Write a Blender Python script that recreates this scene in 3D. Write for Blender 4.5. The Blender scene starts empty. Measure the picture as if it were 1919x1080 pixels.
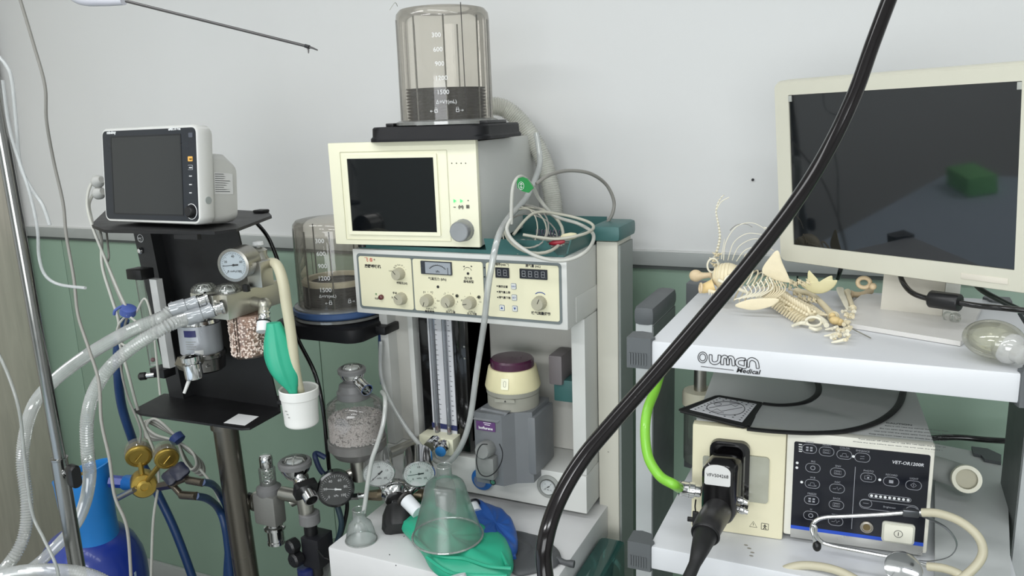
import bpy, bmesh, math, random
from mathutils import Vector as V, Matrix
random.seed(7)
S = bpy.context.scene
COL = S.collection
R = math.radians
PI = math.pi
# ------------------------------------------------------------ camera, world, light, exposure
CAM = V((0, 0, 1.5))
FPX = 1487.6
CR = V((0.90776789, 0.41807115, -0.03426315)); CU = V((-0.05835938, 0.20675877, 0.97664988)); CF = V((-0.41539335, 0.88457183, -0.21208734))
cam = bpy.data.cameras.new('camera'); co = bpy.data.objects.new('camera', cam); COL.objects.link(co)
cam.sensor_width = 36; cam.lens = FPX / 1919 * 36; cam.clip_start = .02
m = Matrix.Identity(4)
for i in range(3):
    m[i][0] = CR[i]; m[i][1] = CU[i]; m[i][2] = -CF[i]; m[i][3] = CAM[i]
co.matrix_world = m
S.camera = co
S.view_settings.view_transform = 'Standard'; S.view_settings.look = 'None'
S.view_settings.gamma = 1; S.view_settings.use_curve_mapping = False
S.view_settings.exposure = 0.0
w = bpy.data.worlds.new('world'); S.world = w; w.use_nodes = True
w.node_tree.nodes['Background'].inputs[0].default_value = (.9, .95, 1, 1)
w.node_tree.nodes['Background'].inputs[1].default_value = .35
LIGHTS = [(-1.9, .35, 1.2, .3, 13), (-.45, .35, 1.2, .3, 7.5), (1.0, .45, 1.2, .3, 6), (-1.4, -1.3, 1.2, .3, 36), (.6, -1.3, 1.2, .3, 24)]
for (lx, ly, sx, sy, e) in LIGHTS:
    ld = bpy.data.lights.new('ceiling_panel_light', 'AREA'); ld.shape = 'RECTANGLE'; ld.size = sx; ld.size_y = sy; ld.energy = e
    ld.color = (.98, .99, 1) if lx < 0 else (.95, .975, 1)
    lo = bpy.data.objects.new('ceiling_panel_light', ld); COL.objects.link(lo); lo.location = (lx, ly, 2.685)

# added frontal fill behind the viewer, an unseen source shaped as a window
ld = bpy.data.lights.new('rear_fill_light', 'AREA'); ld.shape = 'RECTANGLE'; ld.size = 2.2; ld.size_y = 1.3; ld.energy = 55; ld.color = (.96, .98, 1)
lo = bpy.data.objects.new('rear_fill_light', ld); COL.objects.link(lo); lo.location = (.3, -2.36, 1.35); lo.rotation_euler = (R(90), 0, 0)

# ------------------------------------------------------------ helpers
def ray(px, py): return CR * ((px - 959.5) / FPX) - CU * ((py - 540) / FPX) + CF
def W(px, py, **k):
    (a, v), = k.items(); i = 'xyz'.index(a); d = ray(px, py)
    return CAM + d * ((v - CAM[i]) / d[i])
def D(px, py, d): return CAM + ray(px, py) * d

def lin(c): return tuple(((x / 255) / 12.92 if x < 11 else ((x / 255 + .055) / 1.055) ** 2.4) for x in c)
MATS = {}
def mat(name, col, rough=.5, metal=0, var=.05, sc=30, bump=0, bsc=200, coat=0, emit=0, spec=.5, rvar=.08):
    if name in MATS: return MATS[name]
    m = bpy.data.materials.new(name); m.use_nodes = True; nt = m.node_tree; N = nt.nodes; L = nt.links
    b = N['Principled BSDF']; c = lin(col)
    tc = N.new('ShaderNodeTexCoord'); no = N.new('ShaderNodeTexNoise'); no.inputs['Scale'].default_value = sc; no.inputs['Detail'].default_value = 4
    L.new(tc.outputs['Object'], no.inputs['Vector'])
    mx = N.new('ShaderNodeMix'); mx.data_type = 'RGBA'
    mx.inputs['A'].default_value = (*[max(0, x * (1 - var)) for x in c], 1); mx.inputs['B'].default_value = (*[min(1, x * (1 + var)) for x in c], 1)
    L.new(no.outputs['Fac'], mx.inputs['Factor']); L.new(mx.outputs['Result'], b.inputs['Base Color'])
    mr = N.new('ShaderNodeMapRange'); mr.inputs['To Min'].default_value = max(0, rough - rvar); mr.inputs['To Max'].default_value = min(1, rough + rvar)
    L.new(no.outputs['Fac'], mr.inputs['Value']); L.new(mr.outputs['Result'], b.inputs['Roughness'])
    b.inputs['Metallic'].default_value = metal; b.inputs['Specular IOR Level'].default_value = spec
    if coat: b.inputs['Coat Weight'].default_value = coat
    if emit:
        b.inputs['Emission Color'].default_value = (*c, 1); b.inputs['Emission Strength'].default_value = emit
    if bump:
        n2 = N.new('ShaderNodeTexNoise'); n2.inputs['Scale'].default_value = bsc; L.new(tc.outputs['Object'], n2.inputs['Vector'])
        bp = N.new('ShaderNodeBump'); bp.inputs['Strength'].default_value = bump; bp.inputs['Distance'].default_value = .002
        L.new(n2.outputs['Fac'], bp.inputs['Height']); L.new(bp.outputs['Normal'], b.inputs['Normal'])
    MATS[name] = m; return m
def clear(name, tint, gloss=.06, haze=.06, hcol=(220, 222, 218), rough=.05, hv=.3):
    """thin clear plastic: tinted see-through, a little cloudy diffuse, fresnel gloss"""
    if name in MATS: return MATS[name]
    m = bpy.data.materials.new(name); m.use_nodes = True; nt = m.node_tree; N = nt.nodes; L = nt.links
    N.remove(N['Principled BSDF']); out = N['Material Output']
    tr = N.new('ShaderNodeBsdfTransparent'); tr.inputs[0].default_value = (*lin(tint), 1)
    df = N.new('ShaderNodeBsdfDiffuse'); df.inputs[0].default_value = (*lin(hcol), 1)
    gl = N.new('ShaderNodeBsdfGlossy'); gl.inputs['Roughness'].default_value = rough
    a = N.new('ShaderNodeMixShader'); no = N.new('ShaderNodeTexNoise'); no.inputs['Scale'].default_value = 25
    tc = N.new('ShaderNodeTexCoord'); L.new(tc.outputs['Object'], no.inputs['Vector'])
    mr = N.new('ShaderNodeMapRange'); mr.inputs['To Min'].default_value = haze * (1 - hv); mr.inputs['To Max'].default_value = haze * (1 + hv)
    L.new(no.outputs['Fac'], mr.inputs['Value']); L.new(mr.outputs['Result'], a.inputs[0]); L.new(tr.outputs[0], a.inputs[1]); L.new(df.outputs[0], a.inputs[2])
    lw = N.new('ShaderNodeLayerWeight'); lw.inputs['Blend'].default_value = .25
    m2 = N.new('ShaderNodeMapRange'); m2.inputs['To Min'].default_value = gloss; m2.inputs['To Max'].default_value = .75
    L.new(lw.outputs['Fresnel'], m2.inputs['Value'])
    b = N.new('ShaderNodeMixShader'); L.new(m2.outputs['Result'], b.inputs[0]); L.new(a.outputs[0], b.inputs[1]); L.new(gl.outputs[0], b.inputs[2])
    L.new(b.outputs[0], out.inputs['Surface']); MATS[name] = m; return m

MW = {}
def meta(o, label=None, cat=None, group=None, kind=None):
    if label: o['label'] = label
    if cat: o['category'] = cat
    if group: o['group'] = group
    if kind: o['kind'] = kind
    return o
def thing(name, label, cat, loc=(0, 0, 0), group=None, M=None):
    o = bpy.data.objects.new(name, None); o.empty_display_size = .05; COL.objects.link(o)
    M = M if M is not None else Matrix.Translation(V(loc)); o.matrix_world = M; MW[o] = M.copy()
    return meta(o, label, cat, group)
def frame(loc, yaw=0, pit=0, rol=0):
    return Matrix.Translation(V(loc)) @ Matrix.Rotation(yaw, 4, 'Z') @ Matrix.Rotation(pit, 4, 'X') @ Matrix.Rotation(rol, 4, 'Y')
def basis(z, up=V((0, 0, 1))):
    z = V(z).normalized(); x = V(up).cross(z)
    if x.length < 1e-4: x = V((1, 0, 0))
    x.normalize(); return x, z.cross(x), z
def spline(pts, n=8, closed=False):
    P = [V(p) for p in pts]
    if len(P) < 3: return P
    out = []; k = len(P); rng = range(k) if closed else range(k - 1)
    for i in rng:
        if closed: a, b, c, d = P[i - 1], P[i], P[(i + 1) % k], P[(i + 2) % k]
        else: a, b, c, d = P[max(i - 1, 0)], P[i], P[i + 1], P[min(i + 2, k - 1)]
        for j in range(n):
            t = j / n
            out.append(.5 * ((2 * b) + (c - a) * t + (2 * a - 5 * b + 4 * c - d) * t * t + (3 * b - a - 3 * c + d) * t ** 3))
    if not closed: out.append(P[-1])
    return out
def resample(pts, step):
    out = [pts[0].copy()]; acc = 0; L = 0
    for a, b in zip(pts, pts[1:]):
        s = (b - a).length
        while L + s >= step * len(out):
            out.append(a.lerp(b, (step * len(out) - L) / s if s else 0))
        L += s
    return out
class MB:
    def __init__(s, fr=None): s.v = []; s.f = []; s.fr = fr; s.col = None
    def add(s, vs, fs):
        o = len(s.v); s.v += [(s.fr @ V(p) if s.fr else V(p)) for p in vs]; s.f += [tuple(i + o for i in f) for f in fs]; return s
    def bm(s, b):
        b.verts.ensure_lookup_table(); b.verts.index_update()
        s.add([v.co.copy() for v in b.verts], [[v.index for v in f.verts] for f in b.faces]); b.free(); return s
    def box(s, a, b, bev=0, seg=2):
        c = (V(a) + V(b)) / 2; d = [abs(b[i] - a[i]) for i in range(3)]
        m = bmesh.new(); bmesh.ops.create_cube(m, size=1)
        for v in m.verts: v.co = V((v.co[i] * d[i] + c[i] for i in range(3)))
        if bev: bmesh.ops.bevel(m, geom=list(m.edges), offset=min(bev, min(d) * .49), segments=seg, profile=.6, affect='EDGES')
        return s.bm(m)
    def rot_box(s, c, ax, ay, az, bev=0):
        """box centred at c with full-size axis vectors"""
        m = bmesh.new(); bmesh.ops.create_cube(m, size=1); L = [V(ax), V(ay), V(az)]
        if bev:
            for v in m.verts: v.co = V((v.co[i] * L[i].length for i in range(3)))
            bmesh.ops.bevel(m, geom=list(m.edges), offset=bev, segments=2, profile=.6, affect='EDGES')
            n = [l.normalized() for l in L]
        else: n = L
        for v in m.verts: v.co = V(c) + n[0] * v.co[0] + n[1] * v.co[1] + n[2] * v.co[2]
        return s.bm(m)
    def loops(s, rings, cap=True, closed=False):
        vs = [p for r in rings for p in r]; n = len(rings[0]); fs = []
        for i in range(len(rings) - (0 if closed else 1)):
            a = i * n; b = ((i + 1) % len(rings)) * n
            for j in range(n): fs.append((a + j, a + (j + 1) % n, b + (j + 1) % n, b + j))
        if cap and not closed:
            fs.append(tuple(range(n))[::-1]); k = (len(rings) - 1) * n; fs.append(tuple(range(k, k + n)))
        return s.add(vs, fs)
    def lathe(s, prof, at, axis=(0, 0, 1), n=32, cap=True, wob=None):
        x, y, z = basis(axis); at = V(at); rings = []
        for r, h in prof:
            rings.append([at + z * h + (x * math.cos(t) + y * math.sin(t)) * (r * (wob(t) if wob else 1)) for t in (2 * PI * j / n for j in range(n))])
        return s.loops(rings, cap)
    def cyl(s, a, b, r, r2=None, n=24, bev=0):
        a = V(a); b = V(b); h = (b - a).length; r2 = r if r2 is None else r2
        p = [(r, 0), (r2, h)] if not bev else [(r - bev, 0), (r, bev), (r2, h - bev), (r2 - bev, h)]
        return s.lathe(p, a, b - a, n)
    def tube(s, pts, r, n=10, closed=False, corr=None, flat=None, cap=True):
        P = [V(p) for p in pts]; k = len(P); rings = []
        T = [((P[(i + 1) % k] - P[i - 1]) if closed else (P[min(i + 1, k - 1)] - P[max(i - 1, 0)])).normalized() for i in range(k)]
        x = basis(T[0])[0]
        for i in range(k):
            x = (x - T[i] * x.dot(T[i])).normalized(); y = T[i].cross(x)
            rr = r(i / (k - 1)) if callable(r) else r
            if corr: rr *= (1 if i % 2 else corr)
            fl = flat or 1
            rings.append([P[i] + x * math.cos(t) * rr + y * math.sin(t) * rr * fl for t in (2 * PI * j / n for j in range(n))])
        return s.loops(rings, cap, closed)
    def wire(s, pts, r, n=8, k=8, closed=False): return s.tube(spline(pts, k, closed), r, n, closed)
    def prism(s, poly, d):
        """poly: 3D points; extruded by vector d"""
        n = len(poly); d = V(d); vs = [V(p) for p in poly] + [V(p) + d for p in poly]
        fs = [tuple(range(n))[::-1], tuple(range(n, 2 * n))] + [(i, (i + 1) % n, n + (i + 1) % n, n + i) for i in range(n)]
        return s.add(vs, fs)
    def ring(s, outer, inner, d):
        """frame between two same-length 3D loops, extruded by d"""
        n = len(outer); d = V(d); A = [V(p) for p in outer]; B = [V(p) for p in inner]; vs = A + B + [p + d for p in A] + [p + d for p in B]; fs = []
        for i in range(n):
            j = (i + 1) % n
            fs += [(i, j, n + j, n + i), (2 * n + i, 3 * n + i, 3 * n + j, 2 * n + j), (i, 2 * n + i, 2 * n + j, j), (n + i, n + j, 3 * n + j, 3 * n + i)]
        return s.add(vs, fs)
    def sph(s, c, r, n=16, sc=(1, 1, 1), rot=None):
        m = bmesh.new(); bmesh.ops.create_uvsphere(m, u_segments=n, v_segments=max(6, n // 2), radius=1)
        for v in m.verts:
            p = V((v.co[i] * r * sc[i] for i in range(3))); v.co = V(c) + (rot @ p if rot else p)
        return s.bm(m)
    def torus(s, c, axis, Rr, r, n=32, k=8, sy=1):
        x, y, z = basis(axis)
        return s.tube([V(c) + x * math.cos(t) * Rr + y * math.sin(t) * Rr * sy for t in (2 * PI * j / n for j in range(n))], r, k, closed=True)
    def done(s, name, m, parent=None, kind=None, label=None, cat=None, group=None, ang=38, flat=False):
        me = bpy.data.meshes.new(name)
        if parent is not None:
            inv = MW[parent].inverted(); o = bpy.data.objects.new(name, me); M = MW[parent].copy()
        else:
            if s.v:
                xs = [p[0] for p in s.v]; ys = [p[1] for p in s.v]; zs = [p[2] for p in s.v]
                M = Matrix.Translation(((min(xs) + max(xs)) / 2, (min(ys) + max(ys)) / 2, min(zs)))
            inv = M.inverted(); o = bpy.data.objects.new(name, me)
        me.from_pydata([inv @ p for p in s.v], [], s.f)
        b = bmesh.new(); b.from_mesh(me); bmesh.ops.recalc_face_normals(b, faces=b.faces); b.to_mesh(me); b.free()
        if not flat:
            me.polygons.foreach_set('use_smooth', [True] * len(me.polygons)); me.set_sharp_from_angle(angle=R(ang))
        me.materials.append(m); COL.objects.link(o)
        if parent is not None: o.parent = parent
        else: o.matrix_world = M
        MW[o] = M
        return meta(o, label, cat, group, kind)
FONT = None
def text(s, size, at, ex, ey, m, parent, name='lettering', ext=.00015, align='LEFT', space=1, shear=0, off=0, wide=1, label=None):
    """flat printed lettering: at = base point, ex = reading direction, ey = up"""
    cu = bpy.data.curves.new('t', 'FONT'); cu.body = s; cu.size = size; cu.extrude = ext; cu.align_x = align; cu.space_character = space
    cu.shear = shear; cu.offset = off; cu.resolution_u = 2; cu.fill_mode = 'BOTH'
    to = bpy.data.objects.new('t', cu); COL.objects.link(to)
    me0 = bpy.data.meshes.new_from_object(to)
    ex = V(ex).normalized(); ey = V(ey).normalized(); ez = ex.cross(ey)
    mb = MB(); mb.add([V(at) + ex * (v.co.x * wide) + ey * v.co.y + ez * (v.co.z + ext) for v in me0.vertices], [tuple(p.vertices) for p in me0.polygons])
    bpy.data.objects.remove(to); bpy.data.curves.remove(cu); bpy.data.meshes.remove(me0)
    return mb.done(name, m, parent, flat=True, label=label) if mb.v else None
def rrect(w, h, r, k=5):
    """rounded rectangle outline centred on 0, counter-clockwise (x, y)"""
    r = min(r, w / 2 - 1e-5, h / 2 - 1e-5); o = []
    for cx, cy, a in ((w / 2 - r, h / 2 - r, 0), (-w / 2 + r, h / 2 - r, 90), (-w / 2 + r, -h / 2 + r, 180), (w / 2 - r, -h / 2 + r, 270)):
        for j in range(k + 1):
            t = R(a + 90 * j / k); o.append((cx + r * math.cos(t), cy + r * math.sin(t)))
    return o
def on(at, ex, ey, pts2): return [V(at) + V(ex) * a + V(ey) * b for a, b in pts2]
def plate(mb, at, ex, ey, w, h, r, d):
    """rounded plate centred at 'at', d = thickness vector"""
    return mb.prism(on(at, ex, ey, rrect(w, h, r)), d)
def rframe(mb, at, ex, ey, w, h, r, t, d):
    return mb.ring(on(at, ex, ey, rrect(w, h, r)), on(at, ex, ey, rrect(w - 2 * t, h - 2 * t, max(r - t, .0003))), d)
def dup(root, M, label=None):
    """copy of a thing with copies of its parts and sub-parts"""
    c = root.copy(); COL.objects.link(c); c.matrix_world = M; MW[c] = M
    if label: c['label'] = label
    for ch in root.children:
        d = ch.copy(); COL.objects.link(d); d.parent = c; MW[d] = M
        for g in ch.children:
            e = g.copy(); COL.objects.link(e); e.parent = d; MW[e] = M
    return c
def dep(P): return (V(P) - CAM).dot(CF)
def pxr(P, wpx): return wpx * dep(P) / FPX / 2
def onf(fr, px, py, y0=0):
    # point where a photo pixel meets the plane local y = y0 of a frame, in local coordinates
    i = fr.inverted(); o = i @ CAM; d = i.to_3x3() @ ray(px, py)
    return o + d * ((y0 - o.y) / d.y)
def cyltext(s, size, c, r, ang, z, m, parent, name='scale_lettering', align='CENTER'):
    # lettering wrapped round an upright cylinder; ang = direction of the text centre
    cu = bpy.data.curves.new('t', 'FONT'); cu.body = s; cu.size = size; cu.extrude = .0001; cu.align_x = align; cu.resolution_u = 2
    to = bpy.data.objects.new('t', cu); COL.objects.link(to); me0 = bpy.data.meshes.new_from_object(to); mb = MB(); vs = []
    for v in me0.vertices:
        a = ang + v.co.x / r; q = r + .0004 + v.co.z; vs.append(V((c[0] + math.cos(a) * q, c[1] + math.sin(a) * q, z + v.co.y)))
    mb.add(vs, [tuple(p.vertices) for p in me0.polygons]); bpy.data.objects.remove(to); bpy.data.curves.remove(cu); bpy.data.meshes.remove(me0)
    return mb.done(name, m, parent, flat=True)
X, Y, Z = V((1, 0, 0)), V((0, 1, 0)), V((0, 0, 1))
# ------------------------------------------------------------ shared materials
ivory = mat('ivory_plastic', (236, 234, 208), .38, var=.02)
cream = mat('cream_plastic', (222, 215, 178), .4, var=.02)
greyw = mat('grey_white_paint', (205, 206, 202), .42, var=.03)
white = mat('white_paint', (226, 229, 232), .35, var=.03)
chrome = mat('chrome', (225, 225, 225), .12, 1, rvar=.05)
steel = mat('brushed_steel', (182, 180, 172), .34, 1, bump=.05, bsc=400)
black = mat('black_plastic', (18, 18, 20), .38, var=.1)
blackp = mat('black_powder_coat', (20, 20, 22), .48, var=.12, bump=.1, bsc=900)
bgloss = mat('gloss_black', (14, 13, 14), .14, var=.1, coat=.3)
rubber = mat('dark_grey_rubber', (70, 72, 74), .6, var=.08)
ink = mat('black_ink', (22, 22, 26), .6)
winks = mat('white_ink', (235, 236, 236), .6)
cable = mat('pale_grey_cable', (188, 188, 180), .45, var=.05)
tealp = mat('teal_paint', (62, 105, 103), .45, var=.05)
clearp = clear('clear_plastic', (236, 238, 236), .05, .08)
sili = clear('frosted_tube', (225, 228, 225), .06, .3)
# ------------------------------------------------------------ the room
FZ = -.15; WY = 1.85; WX = -2.805; RX = 2.6; BY = -2.4; CH = 2.7; TZ = 1.14
wallw = mat('white_wall_paint', (214, 215, 214), .6, var=.02, sc=3, bump=.05, bsc=60)
green = mat('sage_green_panel', (134, 158, 141), .42, var=.05, sc=4)
trimm = mat('grey_metal_trim', (158, 162, 160), .42, var=.05)
floorm = mat('grey_vinyl_floor', (150, 152, 148), .45, var=.1, sc=6)
def wood_mat():
    m = mat('pale_wood_laminate', (192, 186, 172), .5, var=.24)
    nt = m.node_tree; no = [n for n in nt.nodes if n.type == 'TEX_NOISE'][0]; tc = [n for n in nt.nodes if n.type == 'TEX_COORD'][0]
    mp = nt.nodes.new('ShaderNodeMapping'); mp.inputs['Scale'].default_value = (14, 14, 1.2); no.inputs['Scale'].default_value = 2.2; no.inputs['Detail'].default_value = 9; no.inputs['Distortion'].default_value = 1.5
    nt.links.new(tc.outputs['Object'], mp.inputs[0]); nt.links.new(mp.outputs[0], no.inputs['Vector']); return m
wood = wood_mat()
MB().box((WX - .1, WY, TZ), (RX + .1, WY + .1, CH)).done('wall_back', wallw, kind='structure')
gp = MB().box((WX - .1, WY + .008, FZ), (RX + .1, WY + .1, TZ)).done('wall_back_lower', mat('panel_backing', (50, 66, 60), .7), kind='structure')
seams = [WX, -2.62, -1.52, -.575, -.16, .52, 1.6, RX]
for a, b in zip(seams, seams[1:]):
    MB().box((a + .0015, WY, FZ), (b - .0015, WY + .02, TZ - .006), .001).done('panel', green, gp)
t = MB().box((WX, WY - .012, TZ - .004), (RX, WY + .01, TZ + .03), .004).done('trim_1', trimm, kind='structure')
MB().box((WX, WY - .008, TZ - .012), (RX, WY + .01, TZ - .004)).done('lip', mat('dark_trim_gap', (70, 76, 74), .5), t)
MB().box((WX, WY - .006, TZ + .03), (RX, WY + .01, TZ + .034)).done('bead', mat('pale_trim_bead', (205, 206, 204), .5), t)
wl = MB().box((WX - .1, BY, FZ), (WX, WY + .1, CH)).done('wall_left', wallw, kind='structure')
# wood laminate cupboard standing against the left wall
cb = thing('tall_cupboard', 'pale wood grain tall cupboard at the far left behind the chrome pole', 'cupboard', (WX + .02, 1.3, 0))
MB().box((WX + .001, .4, FZ + .001), (WX + .02, WY - .02, 2.3), .002).done('carcass', wood, cb)
for a, b in ((.42, 1.08), (1.085, 1.80)):
    d = MB().box((WX + .021, a, FZ + .05), (WX + .04, b, 2.28), .002).done('door', wood, cb)
    for z in (.42, 1.9):
        MB().cyl((WX + .045, a + .03, z), (WX + .045, a + .03, z + .09), .006).box((WX + .04, a + .01, z + .01), (WX + .044, a + .05, z + .08)).done('hinge', mat('dark_hinge', (60, 58, 55), .4, .8), d)
MB().box((RX, BY, FZ), (RX + .1, WY + .1, CH)).done('wall_right', wallw, kind='structure')
MB().box((WX - .1, BY - .1, FZ), (RX + .1, BY, CH)).done('wall_front', mat('grey_far_wall', (176, 182, 180), .7, sc=2), kind='structure')
MB().box((WX - .1, BY - .1, FZ - .1), (RX + .1, WY + .1, FZ)).done('floor', floorm, kind='structure')
MB().box((WX - .1, BY - .1, CH), (RX + .1, WY + .1, CH + .1)).done('ceiling', wallw, kind='structure')
for (lx, ly, sx, sy, e) in LIGHTS:
    fx = thing('ceiling_light', 'flat ceiling light panel over the ' + {(-1.9, .35): 'black monitor stand', (-.45, .35): 'anaesthesia machine', (1.0, .45): 'right side of the endoscopy cart', (-1.4, -1.3): 'room behind the viewer, left', (.6, -1.3): 'room behind the viewer, right'}[(lx, ly)], 'light', (lx, ly, 2.69))
    rframe(MB(), V((lx, ly, 2.699)), X, Y, sx + .04, sy + .04, .01, .02, V((0, 0, -.012))).done('frame', white, fx)
MB().box((WX, WY - .012, FZ), (RX, WY, FZ + .08), .003).done('baseboard_back', trimm, kind='structure')
wf = MB().box((-.84, BY + .001, .66), (1.44, BY + .03, .70), .003).box((-.84, BY + .001, 2.0), (1.44, BY + .03, 2.04), .003).box((-.84, BY + .001, .66), (-.80, BY + .03, 2.04), .003).box((1.40, BY + .001, .66), (1.44, BY + .03, 2.04), .003).done('added_window_1', white, kind='structure')  # made-up window frame, added around the rear fill light
# small dark spot / nail in the wall
MB().cyl(W(1411, 337, y=WY), W(1411, 337, y=WY) - Y * .004, .003, n=10).done('nail', ink, label='tiny dark nail in the white wall left of the large monitor', cat='nail')

# draped table left of the viewer: seen only as the reflection in the large monitor
ot = thing('operating_table', 'blue-grey draped table, visible only as a reflection in the large monitor', 'table', (-1.6, -.3, FZ))
e1 = V((.86, -.51, 0)); A = V((-2.39, -.27, 0)); B = V((-2.03, .34, 0))
MB().prism([V((p.x, p.y, .57)) for p in (A, B + V((.23, .39, 0)), B + V((.23, .39, 0)) + e1 * 1.5, A + e1 * 1.5)], V((0, 0, .03))).done('draped_top', mat('blue_grey_drape', (200, 214, 228), .8, var=.08), ot)
MB().prism([V((p.x, p.y, FZ + .001)) for p in (A.lerp(B, .3) + e1 * .5, A.lerp(B, .7) + e1 * .5, A.lerp(B, .7) + e1 * .9, A.lerp(B, .3) + e1 * .9)], V((0, 0, .57 - FZ))).done('pedestal', steel, ot)
tb_ = Matrix.Translation((-2.10, -.20, .601)) @ Matrix.Rotation(.25, 4, 'Z')
MB(tb_).box((-.13, -.06, 0), (.13, .06, .085), .01).done('tissue_box', mat('soft_green', (150, 225, 150), .6, var=.15), label='green box on the draped table, seen reflected in the large monitor', cat='box')
# ------------------------------------------------------------ equipment cart
CX0, CX1, CY0, CY1 = -.345, .215, 1.15, 1.59
ct = thing('equipment_cart', 'white two-shelf endoscopy cart with grey corner caps and black outline lettering', 'cart', (-.06, 1.37, 0))
sheet = mat('white_cart_shelf', (212, 214, 217), .34, var=.03, sc=8)
capm = mat('grey_corner_cap', (88, 92, 94), .5, var=.05)
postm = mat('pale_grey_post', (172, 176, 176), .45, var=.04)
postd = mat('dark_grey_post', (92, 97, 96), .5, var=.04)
def shelf(zt, th, nm):
    s = MB().box((CX0 + .035, CY0, zt - th), (CX1, CY1, zt), .004).done('shelf', sheet, ct)
    for i, (x, y) in enumerate(((CX0, CY0), (CX1, CY0), (CX0, CY1), (CX1, CY1))):
        sx = 1 if x < 0 else -1; sy = 1 if y == CY0 else -1
        ox = x + (-.0 if sx > 0 else 0)
        po = [(0, 0), (.038, 0), (.042, .012), (.036, .018), (.034, .03), (.03, .036), (.014, .04), (0, .036)]
        po = [(x + sx * a, y - sy * .004 + sy * b) for a, b in po]
        mb = MB().prism([V((a, b, zt - th - .004)) for a, b in po], V((0, 0, th + .008)))
        c = mb.done('corner_cap', capm, ct)
        g = MB()
        for k in range(7): g.box((x + sx * (.004 + k * .0042), y - sy * .0062, zt - th + .002), (x + sx * (.0062 + k * .0042), y - sy * .003, zt - .02))
        g.done('ridges', capm, c)
    return s
SZ = 1.155; LZ = .808
shelf(SZ, .041, 'a'); shelf(LZ, .041, 'b'); shelf(.12, .041, 'c')
for x0, x1, inn in ((-.402, -.370, -.370), (.228, .262, .228)):
    MB().box((x0, 1.392, -.06), (x1, 1.566, SZ - .04), .002).done('post', postm, ct)
    sg = 1 if x0 < 0 else -1
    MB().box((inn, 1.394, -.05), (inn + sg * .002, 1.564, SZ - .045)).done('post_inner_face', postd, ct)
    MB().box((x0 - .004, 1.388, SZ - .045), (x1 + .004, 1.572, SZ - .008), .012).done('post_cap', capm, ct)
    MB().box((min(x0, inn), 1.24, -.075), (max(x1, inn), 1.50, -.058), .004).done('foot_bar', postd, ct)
for x in (CX0 + .03, CX1 - .03):
    for y in (CY0 + .05, CY1 - .05):
        MB().cyl((x - .012, y, -.109), (x + .012, y, -.109), .04, n=20, bev=.004).done('caster', rubber, ct)
# lettering on the top shelf front: double-line rounded letters
yy = CY0 - .0006
def LG(u, v): return W(1250 + u / 6, 640 + v / 6, y=yy)
def outline(path, w=.0021):
    P = spline([LG(*q) for q in path], 6) if len(path) > 2 else [LG(*q) for q in path]
    # two parallel thin strokes joined at the ends = open double-line stroke
    n = len(P); L = []; Rr = []
    for i in range(n):
        t = (P[min(i + 1, n - 1)] - P[max(i - 1, 0)]).normalized(); s = V((-t.z, 0, t.x)) * w
        L.append(P[i] + s); Rr.append(P[i] - s)
    return L + Rr[::-1]
lg = MB()
O = [LG(400 + 43 * math.cos(a), 180 + 50 * math.sin(a)) for a in (2 * PI * j / 24 for j in range(24))]
cO = sum(O, V()) / 24
for f in (1.22, .78): lg.tube([cO + (p - cO) * f for p in O], .00055, 6, closed=True)
for path in ([(490, 150), (491, 215), (510, 240), (540, 245), (570, 235), (585, 215), (590, 155)],
             [(620, 262), (622, 195), (640, 172), (660, 175), (678, 195), (684, 265)], [(684, 262), (688, 200), (705, 178), (728, 182), (742, 205), (748, 275)],
             [(880, 205), (830, 200), (795, 212), (784, 240), (798, 268), (830, 282), (880, 288), (884, 210)],
             [(910, 290), (914, 230), (935, 203), (965, 200), (1000, 220), (1014, 250), (1020, 305)]):
    lg.tube(outline(path), .00055, 6, closed=True)
lg.tube([LG(380, 282), LG(750, 326)], .0004, 6)
lg.done('lettering', ink, ct)
a = LG(775, 345); b = LG(1020, 372)
text('Medical', .0098, LG(776, 346) , V((1, 0, 0)), Z, ink, ct, shear=.25, off=.0002, wide=1.12)
# ------------------------------------------------------------ anaesthesia machine body
AM = thing('anesthesia_machine', 'tall grey-white anaesthesia machine with cream three-panel control face and lower work tray', 'medical machine', (-.78, 1.5, 0))
MX0, MX1, MY, BYK = -1.031, -.536, 1.39, 1.60
def P3(u, v, y=1.3885): return W(650 + u / 4.172, 450 + v / 4.172, y=y)
hs = MB().box((MX0, MY, 1.089), (MX1, BYK + .02, 1.231), .003).done('control_housing', greyw, AM)
cx = (MX0 + MX1) / 2; cz = 1.161
rframe(MB(), V((cx, MY + .0005, cz)), X, Z, .473, .122, .008, .0052, V((0, -.0018, 0))).done('face_frame', mat('slate_frame', (108, 116, 116), .5), hs)
plate(MB(), V((cx, MY + .0005, cz)), X, Z, .466, .115, .006, V((0, -.0008, 0))).done('face_backing', MATS['slate_frame'], hs)
facem = mat('cream_face', (224, 220, 190), .45, var=.015)
zc, hh = cz, .1105
xs = [P3(102, 300).x, P3(512, 300).x, P3(520, 300).x, P3(1068, 300).x, P3(1090, 300).x, P3(1660, 300).x]
for a, b in ((xs[0], xs[1]), (xs[2], xs[3]), (xs[4], xs[5])):
    plate(MB(), V(((a + b) / 2, MY - .0003, zc)), X, Z, b - a - .001, hh, .005, V((0, -.0018, 0))).done('face_panel', facem, hs)
FY = MY - .0022
def Q(u, v): return P3(u, v, FY)
knobm = mat('grey_beige_knob', (172, 168, 148), .45)
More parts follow.
